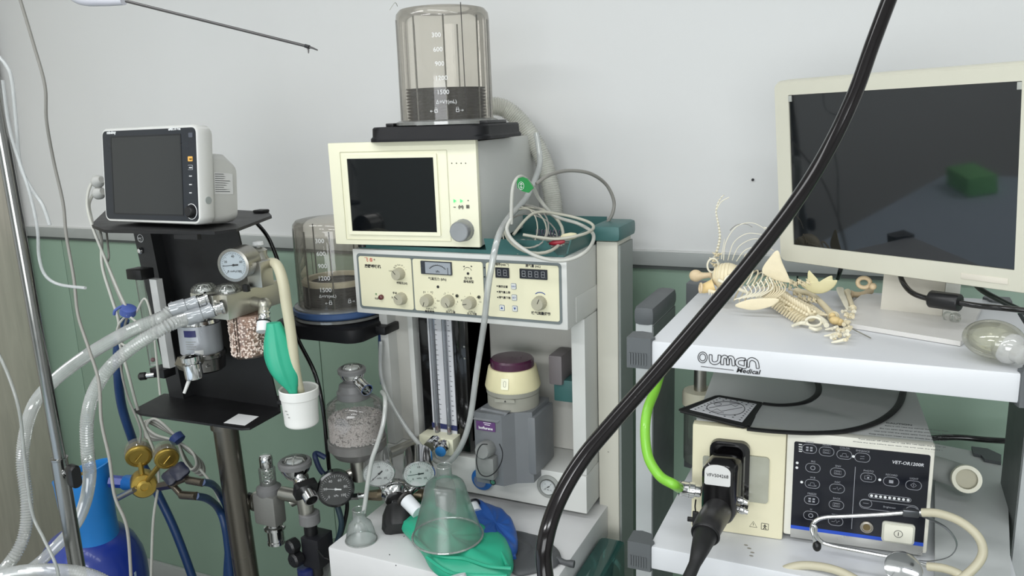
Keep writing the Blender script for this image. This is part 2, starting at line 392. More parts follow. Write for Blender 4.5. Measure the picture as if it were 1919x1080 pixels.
def knob(u, v, ang, r=.0125, L=.017):
    c = Q(u, v); mb = MB()
    mb.lathe([(r * 1.05, 0), (r * 1.05, .003), (r, .005), (r * .92, L - .001), (r * .85, L)], c, -Y, 36, wob=lambda t: 1 + .025 * math.cos(18 * t))
    k = mb.done('knob', knobm, hs)
    d = V((math.cos(R(ang)), 0, math.sin(R(ang)))); e = c - Y * (L + .0002)
    MB().tube([e + d * r * .1, e + d * r * .85], .0007, 6).done('pointer', ink, k)
    return c
knob(415, 262, 130); knob(432, 456, 140); knob(637, 470, 250); knob(800, 475, 300); knob(970, 488, 190); knob(1512, 490, 65, .0135)
def ticks(u, v, r, a0, a1, n):
    c = Q(u, v); mb = MB()
    for i in range(n):
        a = R(a0 + (a1 - a0) * i / (n - 1)); d = V((math.cos(a), 0, math.sin(a))); mb.tube([c + d * r, c + d * (r + .0022)], .0003, 5)
    mb.done('tick_marks', ink, hs)
ticks(415, 262, .0165, 30, 160, 7); ticks(637, 470, .0165, -20, 200, 7); ticks(800, 475, .0165, -20, 170, 6); ticks(970, 488, .0165, -10, 190, 5)
def T(s, size, u, v, m=ink, align='CENTER', **k): return text(s, size, Q(u, v), X, Z, m, hs, align=align, **k)
redi = mat('red_ink', (190, 40, 40), .6); grni = mat('green_ink', (40, 130, 60), .6); blui = mat('blue_ink', (40, 70, 140), .6)
T('飞', .0115, 150, 168, redi, shear=.2); T('泰', .0095, 190, 168, redi); T('®', .005, 216, 160, ink)
T('麻醉呼吸机', .0082, 203, 216, off=.00025)
for s, u, v in (('1:3', 372, 220), ('1:2.5', 340, 247), ('1:2', 382, 206), ('1:1.5', 405, 200), ('1:1', 432, 204)): T(s, .0042, u, v)
T('呼吸比(I:E)', .0058, 432, 345, off=.0001); T('手动', .0055, 375, 422, off=.0001); T('关', .0048, 356, 456); T('氮', .005, 230, 430, grni); T('电源', .005, 234, 464)
T('气道压力 (kPa)', .0068, 708, 314, off=.0001); T('压力表', .006, 950, 308, off=.0001); T('通电报警', .006, 952, 334, off=.0001)
for s, u, v in (('0.2', 607, 412), ('0.3', 665, 414), ('0.4', 714, 482), ('0.5', 690, 535), ('3', 768, 424), ('4', 829, 430), ('5', 866, 490), ('0.5', 903, 478), ('1', 967, 424), ('1.5', 1042, 490)): T(s, .005, u, v)
T('0 kPa 0.5', .005, 650, 545); T('0 kPa 6', .005, 815, 556); T('0 kPa 2', .005, 978, 568)
T('触发灵敏', .0056, 648, 566, off=.0001); T('压力上限', .0056, 812, 572, off=.0001); T('压力下限', .0056, 978, 586, off=.0001)
T('频率(min⁻¹)', .0062, 1213, 200, off=.0001); T('潮气量 (mL)', .0062, 1455, 212, off=.0001)
T('频率设置', .0052, 1222, 372, off=.0001); T('潮气量上限', .0052, 1232, 416, off=.0001); T('潮气量下限', .0052, 1234, 458, off=.0001)
T('吸气流量调节', .0068, 1518, 584, off=.0002)
# pressure dial
def Rct(u0, v0, u1, v1): 
    a = Q(u0, v0); b = Q(u1, v1); return V(((a.x + b.x) / 2, FY, (a.z + b.z) / 2)), abs(b.x - a.x), abs(a.z - b.z)
c, w_, h_ = Rct(580, 160, 826, 276)
dl = MB(); plate(dl, c, X, Z, w_, h_, .001, V((0, -.003, 0))); dl = dl.done('pressure_dial', mat('dial_black', (52, 56, 62), .25), hs)
plate(MB(), c + V((.0045, -.0031, 0)), X, Z, w_ - .013, h_ - .004, .0008, V((0, -.0005, 0))).done('dial_face', mat('dial_grey', (150, 156, 162), .3), dl)
mb = MB(); o = c + V((.004, -.0037, -.02))
mb.tube([o + V((math.cos(a), 0, math.sin(a))) * .026 for a in (R(45 + 90 * j / 16) for j in range(17))], .0007, 5)
for j in range(11):
    a = R(45 + 9 * j); d = V((math.cos(a), 0, math.sin(a))); mb.tube([o + d * .026, o + d * .0285], .0003, 5)
mb.done('scale', ink, dl)
text('kPa', .0062, c + V((.004, -.0037, -.009)), X, Z, ink, dl, align='CENTER')
MB().box(c + V((.0277, -.004, -.0125)), c + V((.0285, -.0045, .002))).done('needle', ink, dl)
# small round holes, lamps and keys
def disc(nm, u, v, r, m, h=.001, dome=False, n=20):
    mb = MB(); q = Q(u, v)
    if dome: mb.lathe([(r, 0), (r, h * .4), (r * .8, h * .8), (r * .3, h)], q, -Y, n)
    else: mb.cyl(q, q - Y * h, r, n=n)
    return mb.done(nm, m, hs)
disc('alarm_hole', 713, 366, .0029, ink); disc('alarm_hole', 948, 262, .0027, ink)
for u, v in ((863, 436), (1034, 446)): disc('lamp_bezel', u, v, .0034, mat('olive_metal', (96, 96, 80), .35, .6), .002); disc('lamp', u, v, .0022, ink, .003, True)
disc('power_lamp', 272, 446, .0058, mat('dark_red_lens', (96, 48, 50), .2), .008, True)
for u, v in ((1176, 360), (1178, 404), (1181, 448), (1076, 216), (1076, 288)): disc('indicator', u, v, .0014, ink, .0006, n=10)
mb = MB()
def arc(uc, vc, r, a0, a1, t=.0004, k=12): 
    c = Q(uc, vc); mb.tube([c + V((math.cos(a), 0, math.sin(a))) * r - Y * .0003 for a in (R(a0 + (a1 - a0) * j / k) for j in range(k + 1))], t, 5)
arc(945, 250, .0095, 60, 120, .0005); arc(945, 250, .0095, 20, 50); arc(945, 250, .0095, 130, 160)
for s in (-1, 1):
    q = Q(945 + s * 38, 208); mb.prism([q, q + V((-s * .004, 0, .0022)), q + V((-s * .004, 0, -.0014))], V((0, -.0003, 0)))
mb.done('arrow_mark', ink, hs)
mb = MB(); arc(1514, 470, .0155, 50, 130, .0009); mb.done('blue_arc', blui, hs)
def seven(u0, v0, u1, v1, n):
    c, w_, h_ = Rct(u0, v0, u1, v1); mb = MB(); plate(mb, c, X, Z, w_, h_, .001, V((0, -.002, 0))); d = mb.done('digit_display', mat('display_black', (38, 40, 46), .2), hs)
    g = MB(); cw = (w_ - .004) / n
    for i in range(n):
        cx_ = c.x - w_ / 2 + .002 + cw * (i + .5); hx, hz = cw * .29, h_ * .3
        for (ax, az, bx, bz) in ((-hx, hz, hx, hz), (-hx, 0, hx, 0), (-hx, -hz, hx, -hz), (-hx, .0006, -hx, hz), (hx, .0006, hx, hz), (-hx, -hz, -hx, -.0006), (hx, -hz, hx, -.0006)):
            p = V((cx_ + ax * .85, c.y - .0022, c.z + az * .92)); q = V((cx_ + bx * .85, c.y - .0022, c.z + bz * .92)); g.tube([p, q], .0006, 4)
        g.sph((cx_ + cw * .42, c.y - .0022, c.z - hz), .0005, 6)
    g.done('segments', mat('unlit_segment', (150, 152, 156), .4), d)
seven(1162, 212, 1272, 298, 2); seven(1352, 222, 1570, 312, 4)
for s, u, v in (('SAV', 1305, 362), ('SET', 1310, 450), ('▲', 1214, 530), ('▼', 1315, 536)):
    q = Q(u, v); mb = MB(); plate(mb, q, X, Z, .0112, .0118, .0018, V((0, -.0009, 0))); k = mb.done('key', mat('key_rim', (90, 105, 130), .5), hs)
    mb = MB(); plate(mb, q - Y * .0009, X, Z, .0098, .0104, .0015, V((0, -.0004, 0))); mb.done('key_top', mat('key_top', (214, 216, 212), .5), k)
    e = q - Y * .0014
    if len(s) == 1:
        sg = 1 if s == '▲' else -1; MB().prism([e + V((-.0028, 0, -.0022 * sg)), e + V((.0028, 0, -.0022 * sg)), e + V((0, 0, .0028 * sg))], V((0, -.0002, 0))).done('arrow', blui, k)
    else: text(s, .0052, e + V((0, 0, -.0018)), X, Z, blui, k, align='CENTER')
# side screws and join line on the housing side
for u, v in ((1085, 567), (1086, 582)):
    q = W(u, v, x=MX1); MB().cyl(q, q + X * .001, .0028, n=12).done('screw', ink, hs)
mb = MB(); mb.box((MX1, 1.435, 1.094), (MX1 + .0012, BYK + .02, 1.145), .0005); mb.done('side_flap', greyw, hs)
# lower body: side walls, back, floor box with ledge
LY = 1.484
inn = mat('inner_grey_paint', (196, 195, 188), .45, var=.03)
for x0, x1 in ((-1.040, -1.018), (-.566, -.536)):
    MB().box((x0, LY, .743), (x1, 1.60, 1.088), .002).done('side_wall', greyw, AM)
MB().box((-1.039, 1.601, .743), (-.537, 1.62, 1.088)).done('back_panel', inn, AM)
MB().box((-.963, LY, .743), (-.950, 1.60, 1.09), .001).done('inner_wall', greyw, AM)
MB().box((-1.018, LY + .035, .743), (-.963, 1.60, 1.09)).done('filler_panel', inn, AM)
MB().box((-1.041, LY - .004, .655), (-.5355, 1.62, .742), .003).done('gauge_ledge', greyw, AM)
# work tray
ty0, tz = 1.184, .64
mb = MB(); mb.box((-.998, ty0, tz - .075), (-.515, 1.62, tz), .004); tr = mb.done('work_tray', mat('white_tray', (214, 214, 214), .35, var=.03), AM)
for px, py in ((757, 1006), (742, 1060), (730, 1040)):
    q = W(px, py, z=tz) if py < 1030 else W(px, py, y=ty0); MB().sph(q, .0012, 8).done('speck', ink, tr)
MB().box((-.96, 1.25, -.149), (-.55, 1.62, .565), .004).done('cabinet', greyw, AM)
tb = MB().box((-.512, 1.2, .42), (-.455, 1.5, .60), .012).done('side_bin', clear('teal_tinted_plastic', (130, 175, 170), .06, .35, (60, 110, 105)), AM)
# rear column
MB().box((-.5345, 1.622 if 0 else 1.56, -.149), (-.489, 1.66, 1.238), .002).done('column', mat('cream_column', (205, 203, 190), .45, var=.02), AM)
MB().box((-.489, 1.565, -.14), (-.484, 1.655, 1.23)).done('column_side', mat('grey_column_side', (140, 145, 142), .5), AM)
q = W(1140, 847, y=1.56); MB().sph(q, .0018, 8, (1, .4, 1)).done('screw', steel, AM)
# teal top tray
tt = thing('teal_top_tray', 'dark teal metal tray on top of the machine, holding lead wires', 'tray', (-.7, 1.5, 1.234))
t1 = 1.2315; t2 = 1.262
MB().box((-1.02, 1.40, t1), (-.545, 1.68, t1 + .003)).done('base', tealp, tt)
MB().prism([V((-.71, 1.400, t1)), V((-.556, 1.400, t1)), V((-.578, 1.388, t2 + .002)), V((-.71, 1.388, t2 + .002))], V((0, .003, 0))).done('front_wall', tealp, tt)
MB().prism([V((-1.0, 1.400, t1)), V((-.71, 1.400, t1)), V((-.71, 1.397, t1 + .008)), V((-1.0, 1.397, t1 + .008))], V((0, .003, 0))).done('front_lip', tealp, tt)
MB().prism([V((-.546, 1.42, t1)), V((-.546, 1.68, t1)), V((-.536, 1.68, t2 + .008)), V((-.536, 1.45, t2 + .006)), V((-.54, 1.43, t2))], V((-.003, 0, 0))).done('side_wall', tealp, tt)
MB().box((-1.02, 1.677, t1), (-.55, 1.68, t2 + .012)).done('back_wall', tealp, tt)
MB().box((-.545, 1.548, 1.239), (-.480, 1.67, 1.272), .01).done('corner_cap', tealp, AM)
# ------------------------------------------------------------ ventilator display box on top of the machine
VF = frame((-1.059, 1.371, 1.243), .09); VM = VF
ventw, ventd, venth = .335, .407, .214
vb = thing('ventilator_box', 'ivory ventilator monitor box with dark screen and silver dial, on top of the machine', 'ventilator', M=VF)
sh = MB(VF).box((.003, .012, 0), (ventw - .003, ventd, venth - .003), .004).done('casing', greyw, vb)
MB(VF).box((0, 0, 0), (ventw, .014, venth), .003).done('front_plate', ivory, vb)
def v3(u, v, y=-.001): return onf(VF, 590 + u / 3.198, 220 + v / 3.198, y)
def lc(fr, p): return fr @ V(p)
VX, VY = (VF.to_3x3() @ X), (VF.to_3x3() @ Y)
a = v3(182, 245); b = v3(742, 690); c = V(((a.x + b.x) / 2, -.001, (a.z + b.z) / 2)); sw = .170; shh = .1355
c.x = (v3(188, 250).x + v3(707, 235).x + v3(232, 684).x + v3(742, 688).x) / 4
sw = (v3(707, 235).x - v3(188, 250).x + v3(742, 688).x - v3(232, 684).x) / 2; shh = (v3(188, 250).z - v3(232, 684).z + v3(707, 235).z - v3(742, 688).z) / 2
c.z = (v3(188, 250).z + v3(232, 684).z + v3(707, 235).z + v3(742, 688).z) / 4
rframe(MB(VF), c + V((.006, .0025, -.002)), X, Z, sw + .046, shh + .032, .002, .001, V((0, -.003, 0))).done('bezel_line', mat('ivory_edge', (205, 203, 178), .45), vb)
rframe(MB(VF), c + V((0, .002, 0)), X, Z, sw + .014, shh + .014, .002, .0075, V((0, -.0045, 0))).done('bezel', ivory, vb)
glassd = mat('dark_screen_glass', (10, 13, 16), .06, var=.02, rvar=.02, spec=.6)
plate(MB(VF), c + V((0, .001, 0)), X, Z, sw, shh, .001, V((0, -.002, 0))).done('screen', glassd, vb)
for u, w_ in ((820, 275), (848, 275), (876, 275), (903, 275), (918, 499)):
    p = v3(u, w_); MB(VF).cyl(p + V((0, .001, 0)), p, .0011, n=10).done('pin_hole', ink, vb)
led = mat('green_led', (80, 225, 115), .4, emit=.9)
for u in (840, 880):
    p = v3(u, 501); MB(VF).prism([p + V((-.003, 0, .0036)), p + V((.003, 0, 0)), p + V((-.003, 0, -.0036))], V((0, -.001, 0))).done('led', led, vb)
for s, u in (('~', 838), ('(H)', 876), ('▥', 917)):
    text(s, .0085, lc(VF, v3(u, 545)), VX, Z, ink, vb, align='CENTER', off=.0002)
p = v3(893, 676, 0)
kb = MB(VF); kb.lathe([(.0225, 0), (.0225, .003), (.0215, .004), (.0205, .024), (.019, .026)], p, -Y, 40, wob=lambda t: 1 + .012 * math.cos(24 * t))
k = kb.done('dial', mat('silver_dial', (150, 152, 154), .35, .5), vb)
MB(VF).cyl(p - Y * .026, p - Y * .0265, .0175, n=36).done('dial_cap', mat('silver_cap', (168, 170, 172), .3, .6), k)
for x, y in ((.05, .03), (.275, .03), (.05, .33), (.275, .33)):
    MB(VF).lathe([(.0095, 0), (.0115, .002), (.0115, -.009), (.009, -.009)][::-1], (x, y, 0), Z, 20).done('foot', black, vb)

# ------------------------------------------------------------ bellows assemblies
smoke = clear('smoky_plastic', (247, 244, 238), .03, .09, (222, 216, 205))
smoke2 = clear('smoky_plastic_green', (170, 175, 168), .05, .1, (150, 152, 146))
bell = mat('bellows_rubber', (15, 14, 16), .5, var=.15)
def bellows(nm, lab, cx_, cy_, z0, r, H, bh, ring, texts, base, tilt=None):
    t = thing(nm, lab, 'bellows', (cx_, cy_, z0)); c = V((cx_, cy_, z0))
    base(t)
    ang = math.atan2(-cy_, -cx_)
    MB().lathe([(r * 1.1, .004), (r * 1.1, .010), (r * 1.02, .013), (r * .9, .013)], c, Z, 48).done('flange', clear('flange_plastic', (190, 190, 186), .1, .3), t)
    prof = [(r, .012), (r * .985, H - .022), (r * .97, H - .010), (r * .90, H - .002), (r * .80, H), (.001, H + .001)]
    d = MB().lathe(prof, c, Z, 64, cap=False).done('dome', smoke, t)
    g = MB()
    for a in (40, 100, 160, 215, 262, 300, 345):
        q = c + V((math.cos(R(a)), math.sin(R(a)), 0)) * (r * .97); g.box(q + V((-.0012, -.0012, .014)), q + V((.0012, .0012, H - .02)))
    g.done('ribs', clear('rib_plastic', (150, 150, 145), .1, .15), d)
    n = int(bh / .006); pr = []
    for i in range(n + 1):
        pr += [(r * .86, .012 + bh * i / n), (r * .77, .012 + bh * (i + .5) / n)]
    pr = pr[:-1]
    b = MB().lathe([(r * .5, .01)] + pr + [(r * .6, .010 + bh), (r * .58, .006 + bh)], c, Z, 48).done('bellows', bell, t)
    if ring: MB().lathe([(r * .87, .012 + bh), (r * .88, .020 + bh), (r * .84, .024 + bh), (r * .72, .024 + bh), (r * .70, .014 + bh)], c, Z, 48, cap=False).done('top_ring', mat('ivory_ring', (196, 190, 168), .5), b)
    for s, sz, da, z in texts: cyltext(s, sz, c, r * (1.002 - .015 * (z - .012) / (H - .034)), ang + da, z0 + z, winks, t)
    # two padlock marks with arrows
    for sg, da in ((-1, -.22), (1, .22)):
        mb = MB(); a = ang + da; q0 = c + V((math.cos(a), math.sin(a), 0)) * (r + .0006) + Z * .030; tx = V((-math.sin(a), math.cos(a), 0))
        rframe(mb, q0, tx, Z, .0066, .006, .0008, .001, V((math.cos(a), math.sin(a), 0)) * .0002)
        mb.tube([q0 + tx * (-.002) + Z * .003, q0 + tx * (-.002) + Z * .0062, q0 + tx * .002 + Z * .0062, q0 + tx * (.002) + Z * .003], .0004, 5)
        mb.tube([q0 + tx * sg * .006, q0 + tx * sg * .012], .0004, 5); mb.tube([q0 + tx * sg * .009 + Z * .002, q0 + tx * sg * .012, q0 + tx * sg * .009 - Z * .002], .0004, 5)
        mb.done('lock_mark', winks, t)
    return t
pT = W(836, 228, y=1.50); zT = 1.457 + .027
cT = V((W(840, 222, z=zT).x, W(840, 222, z=zT).y + .0, zT))
cT = V((W(838, 218, y=1.49).x, 1.49, 1.243 + .214 + .029))
rT = pxr(cT, 176) / 1.02
def baseT(t):
    q = []
    m = MB(VF); o = VF.inverted() @ cT; bw = .128; 
    rr_ = rrect(.262, .235, .03, 6)
    m.loops([[V((o.x + a * k, o.y + b * k, z)) for a, b in rr_] for k, z in ((1.0, venth), (1.0, venth + .006), (.975, venth + .010), (.97, venth + .026), (.95, venth + .029))])
    m.done('base', mat('black_base', (18, 18, 21), .5, var=.1, spec=.3), t)
    for sx in (-1, 1):
        MB(VF).box((o.x + sx * .105 - .009, o.y - .06, venth + .028), (o.x + sx * .105 + .009, o.y + .05, venth + .036), .002).done('lug', black, t)
tx1 = [('300', .0125, -.14, .170), ('600', .0125, -.12, .143), ('900', .0125, -.10, .116), ('1200', .0125, -.08, .089), ('1500', .0125, -.06, .062), ('Δ=Vᴛ(mL)', .0098, -.0, .044)]
bT = bellows('bellows_assembly', 'tall smoky clear bellows dome on the black base above the ventilator box', cT.x, cT.y, zT, rT, .233, .064, False, tx1, baseT)
MB().tube([W(863, 4, y=cT.y - rT * .93), W(868, 100, y=cT.y - rT * .95), W(874, 214, y=cT.y - rT * .95)], .0009, 6).done('front_seam', mat('dark_seam', (60, 58, 56), .4), bT)
MB().tube(spline([W(745, 12, y=cT.y - .03), W(740, 5, y=cT.y - .05), W(730, 19, y=cT.y - .06)], 5), .0007, 6).done('loose_wire', MATS['mid_grey_cable'] if 'mid_grey_cable' in MATS else cable, bT)
c0 = V((-1.133, 1.50, 1.058)); rL = rT
c0 = W(638, 574, y=1.50); zL = c0.z
blue_ring = mat('blue_rubber_ring', (62, 92, 140), .5)
def baseL(t):
    c = V((c0.x, c0.y, zL))
    MB().lathe([(rL * 1.1, -.010), (rL * 1.14, -.006), (rL * 1.14, .004), (rL * 1.08, .007), (rL * .9, .007)], c, Z, 48).done('seal_ring', blue_ring, t)
    MB().lathe([(rL * .9, -.02), (rL * 1.12, -.018), (rL * 1.12, -.012), (rL * .9, -.010)], c, Z, 48).done('lower_flange', clear('flange_plastic', (0, 0, 0)), t)
    rr_ = rrect(.245, .225, .035, 6)
    m = MB(); m.loops([[c + V((a * k, b * k, z)) for a, b in rr_] for k, z in ((.9, -.058), (1.0, -.054), (1.02, -.034), (1.0, -.024), (.95, -.020))]); m.done('base', MATS['black_base'], t)
    m = MB(); m.box(c + V((.08, -.04, -.050)), c + V((.15, .04, -.030)), .004); m.done('arm', black, t)
    m = MB(); m.cyl(c + V((-.03, -.06, -.064)), c + V((-.03, -.06, -.056)), .008); m.done('bolt', steel, t)
bL = bellows('bellows_assembly', 'smoky bellows dome with ivory ring and blue seal, left of the ivory ventilator box', c0.x, c0.y, zL, rL, .212, .048, True,
             [('300', .0145, -.36, .168), ('600', .0145, -.35, .139), ('900', .0145, -.34, .111), ('1200', .0145, -.33, .083), ('1500', .0145, -.32, .056), ('Δ=Vᴛ(mL)', .0095, -.28, .043)], baseL)
# ------------------------------------------------------------ hose behind, leads, clear tubes
hosem = clear('ribbed_hose_plastic', (235, 235, 228), .08, .68, (240, 240, 232))
pts = [W(905, 200, y=1.70), W(945, 203, y=1.73), W(985, 240, y=1.75), W(1018, 300, y=1.76), W(1035, 370, y=1.75), W(1040, 440, y=1.73), W(1040, 520, y=1.73)]
MB().tube(resample(spline(pts, 12), .0026), .022, 18, corr=.86).done('corrugated_hose', hosem, label='wide pale corrugated hose curving down the wall behind the ivory ventilator box', cat='hose')
MB().wire([W(1005, 250, y=1.62), W(1012, 300, y=1.6), W(1005, 330, y=1.56), W(985, 372, y=1.5), W(952, 410, y=1.40), W(932, 450, y=1.33), W(916, 530, y=1.31), W(908, 600, y=1.33), W(893, 700, y=1.36), W(880, 790, y=1.37), W(862, 840, y=1.38), W(838, 868, y=1.40), W(815, 862, y=1.43), W(808, 845, y=1.46)], .0062, 12).done('clear_tube', clear('soft_tube', (228, 232, 230), .07, .42, (232, 234, 232)), label='long clear tube hanging from ventilator box side past the cream control panel', cat='tube')
MB().wire([W(714, 640, y=1.47), W(714, 700, y=1.46), W(728, 745, y=1.45), W(760, 800, y=1.43), W(788, 836, y=1.41)], .0052, 12).done('clear_tube', clear('soft_tube', (0, 0, 0)), label='clear tube running diagonally down the left grey panel to the gas valve', cat='tube')
MB().wire([W(714, 470, y=1.60), W(713, 560, y=1.55), W(712, 640, y=1.5), W(716, 720, y=1.49)], .0045).done('blue_hose', mat('blue_hose', (38, 62, 112), .45), label='blue hose running down behind the machine left edge', cat='hose')
leadm = cable
lead = thing('lead_wire_bundle', 'coiled grey patient lead wires with red and white clips heaped in teal tray', 'cable', W(1020, 450, y=1.45), )
def ell(cx_, cy_, a, b, rot, y0, y1, r, n=26, a0=0, a1=360):
    P = []
    for j in range(n + 1):
        t = R(a0 + (a1 - a0) * j / n); u, v = a * math.cos(t), b * math.sin(t); k = R(rot)
        P.append(W(cx_ + u * math.cos(k) - v * math.sin(k), cy_ + u * math.sin(k) + v * math.cos(k), y=y0 + (y1 - y0) * (.5 - .5 * math.sin(t))))
    return P
warm = mat('warm_grey_cable', (176, 174, 160), .45)
MB().tube(ell(1000, 432, 56, 42, 15, 1.36, 1.50, 0), .0032, 10).done('loop', warm, lead)
MB().tube(ell(985, 428, 40, 36, 25, 1.37, 1.46, 0), .0016, 8).done('loop', warm, lead)
MB().tube(ell(990, 425, 38, 40, -10, 1.38, 1.48, 0), .0016, 8).done('loop', mat('mid_grey_cable', (140, 138, 132), .5), lead)
MB().tube(ell(998, 436, 48, 32, 20, 1.40, 1.48, 0), .0016, 8).done('loop', MATS['mid_grey_cable'], lead)
MB().tube(ell(975, 432, 32, 44, 10, 1.40, 1.46, 0), .0014, 8).done('loop', warm, lead)
MB().wire([W(958, 420, y=1.36), W(960, 360, y=1.36), W(968, 336, y=1.37), W(980, 332, y=1.39), W(998, 350, y=1.42), W(1012, 375, y=1.46), W(1040, 405, y=1.48), W(1085, 420, y=1.49), W(1112, 440, y=1.46), W(1100, 470, y=1.38), W(1060, 488, y=1.36), W(1010, 482, y=1.35), W(965, 455, y=1.35), W(950, 430, y=1.35), W(958, 410, y=1.36)], .0036, 10).done('lead', cable, lead)
MB().wire([W(1005, 345, y=1.42), W(1030, 328, y=1.45), W(1065, 320, y=1.50), W(1105, 325, y=1.55), W(1135, 345, y=1.60), W(1150, 375, y=1.62), W(1148, 400, y=1.62), W(1136, 420, y=1.62)], .0036, 10).done('lead', mat('mid_grey_cable', (0, 0, 0)), lead)
MB().wire([W(962, 440, y=1.37), W(1000, 400, y=1.42), W(1050, 402, y=1.46), W(1100, 415, y=1.47), W(1112, 428, y=1.46), W(1090, 440, y=1.42), W(1040, 448, y=1.40), W(980, 440, y=1.38)], .003, 10).done('lead', warm, lead)
for i in range(9):
    y_ = 1.42 + .02 * i; x0 = -.70; mb = MB()
    MB().wire([V((-.70 + .01 * i, y_, 1.24)), V((-.66, y_ + .01 * math.sin(i), 1.243 + .004 * (i % 3))), V((-.62 + .01 * math.sin(i * 2), y_ - .01, 1.24 + .004 * (i % 2))), V((-.57, y_ + .01 * math.cos(i), 1.244))], .0016, 6, 5).done('lead', (warm, MATS['mid_grey_cable'], cable)[i % 3], lead)
mb = MB(); pp = []
for j in range(90): pp.append(V((-.645 + .0007 * j, 1.50 + .006 * math.cos(j * .7), 1.262 + .006 * math.sin(j * .7))))
mb.tube(pp, .0012, 6).done('coiled_lead', mat('violet_grey_cable', (96, 92, 110), .5), lead)
rc = mat('red_clip', (150, 36, 50), .4)
q = W(1040, 457, y=1.405); mb = MB(); mb.lathe([(.002, 0), (.0045, .006), (.006, .016), (.004, .028), (.002, .032)], q + V((-.012, 0, 0)), V((1, .1, .15)), 14); mb.done('clip', rc, lead, label='red clip')
q = W(1065, 445, y=1.43); mb = MB(); mb.lathe([(.003, 0), (.006, .006), (.007, .02), (.005, .03), (.003, .032)], q + V((-.015, 0, 0)), V((1, .1, .12)), 14); mb.done('clip', cream, lead, label='pale cream clip')
tag = thing('green_cable_tag', 'green plastic tag looped around grey lead beside the ventilator box', 'tag', W(983, 362, y=1.36))
q = lambda u, v: W(920 + u / 5.143, 290 + v / 5.143, y=1.355)
tg = MB(); tg.prism([q(*p) for p in ((248, 262), (262, 226), (305, 215), (350, 232), (400, 305), (408, 322), (362, 368), (300, 352), (256, 322))], V((0, .004, 0)))
tg = tg.done('tag_body', mat('green_translucent', (30, 128, 62), .3, coat=.3), tag)
mb = MB(); cc = q(293, 300) - Y * .0006; mb.tube([cc + V((math.cos(t) * .0055, 0, math.sin(t) * .0072)) for t in (2 * PI * j / 20 for j in range(20))], .0004, 5, closed=True)
for a, b in (((0, -.006), (0, .005)), ((-.003, .002), (0, .005)), ((.003, .002), (0, .005)), ((-.003, -.002), (.003, -.003))): mb.tube([cc + V((a[0], 0, a[1])), cc + V((b[0], 0, b[1]))], .0004, 5)
mb.done('emblem', winks, tag)
# ------------------------------------------------------------ flow meter, vaporizer, gauges on the machine
def tocam(P, tilt=0):
    n = V((-P[0], -P[1], 0)).normalized(); n.z = tilt; return n.normalized()
gaugew = mat('gauge_white', (236, 240, 238), .4, var=.02)
def gauge(P, n, r, L, rimm, facem_, inkm, ang, name='pressure_gauge', label=None, parent=None, cat='gauge', bodym=None, nums=('0', '20', '40', '60'), rimt=.10, word='kPa', body_r=.92):
    P = V(P); n = V(n).normalized(); ex = Z.cross(n).normalized(); ey = n.cross(ex)
    t = parent if parent else thing(name, label, cat, P)
    body = MB().lathe([(r * .5, -L), (r * body_r, -L + .004), (r * body_r, -.004), (r, -.003), (r, .002), (r * (1 - rimt), .003), (r * (1 - rimt), -.001)], P, n, 40).done('gauge_body', bodym or rimm, t)
    hold = body if parent else t
    MB().cyl(P - n * .002, P + n * .0004, r * (1 - rimt) + .0003, n=36).done('dial_face', facem_, hold)
    mb = MB(); d = lambda a: ex * math.cos(R(a)) + ey * math.sin(R(a))
    for j in range(31):
        a = -45 + 9 * j; rr_ = r * (1 - rimt); mb.tube([P + n * .0008 + d(a) * rr_ * (.80 if j % 5 else .72), P + n * .0008 + d(a) * rr_ * .90], r * .009, 4)
    mb.done('scale', inkm, hold, kind='stuff')
    for j, s in enumerate(nums):
        a = 225 - 270 * j / (len(nums) - 1); text(s, r * .2, P + n * .0007 + d(a) * r * .53 - ey * r * .07, ex, ey, inkm, hold, align='CENTER')
    text(word, r * .17, P + n * .0007 - ey * r * .42, ex, ey, inkm, hold, align='CENTER')
    mb = MB(); e = d(ang); mb.tube([P + n * .0016 - e * r * .3, P + n * .0016 + e * r * .02], r * .045, 5); mb.tube([P + n * .0016, P + n * .0016 + e * r * .68], r * .018, 5); mb.cyl(P + n * .0005, P + n * .0022, r * .07, n=12)
    mb.done('needle', inkm, hold)
    MB().cyl(P + n * .0024, P + n * .0028, r * (1 - rimt), n=36).done('glass', clear('gauge_glass', (250, 250, 250), .04, .01), hold)
    return t
# pressure gauge set into the ledge
g0 = W(1028, 912, y=1.4795)
MB().lathe([(.0265, 0), (.0265, .003), (.0195, .0045), (.0185, .001)], g0, -Y, 40).done('gauge_collar', mat('grey_collar', (148, 150, 146), .45), AM)
gauge(g0 - Y * .003, -Y, .0175, .01, chrome, gaugew, ink, 215, parent=AM, rimt=.04, nums=('0', '4', '8', '12'), word='MPa')
text('快速氧', .0085, W(757, 847, y=1.478), X, Z, ink, AM, off=.0003)
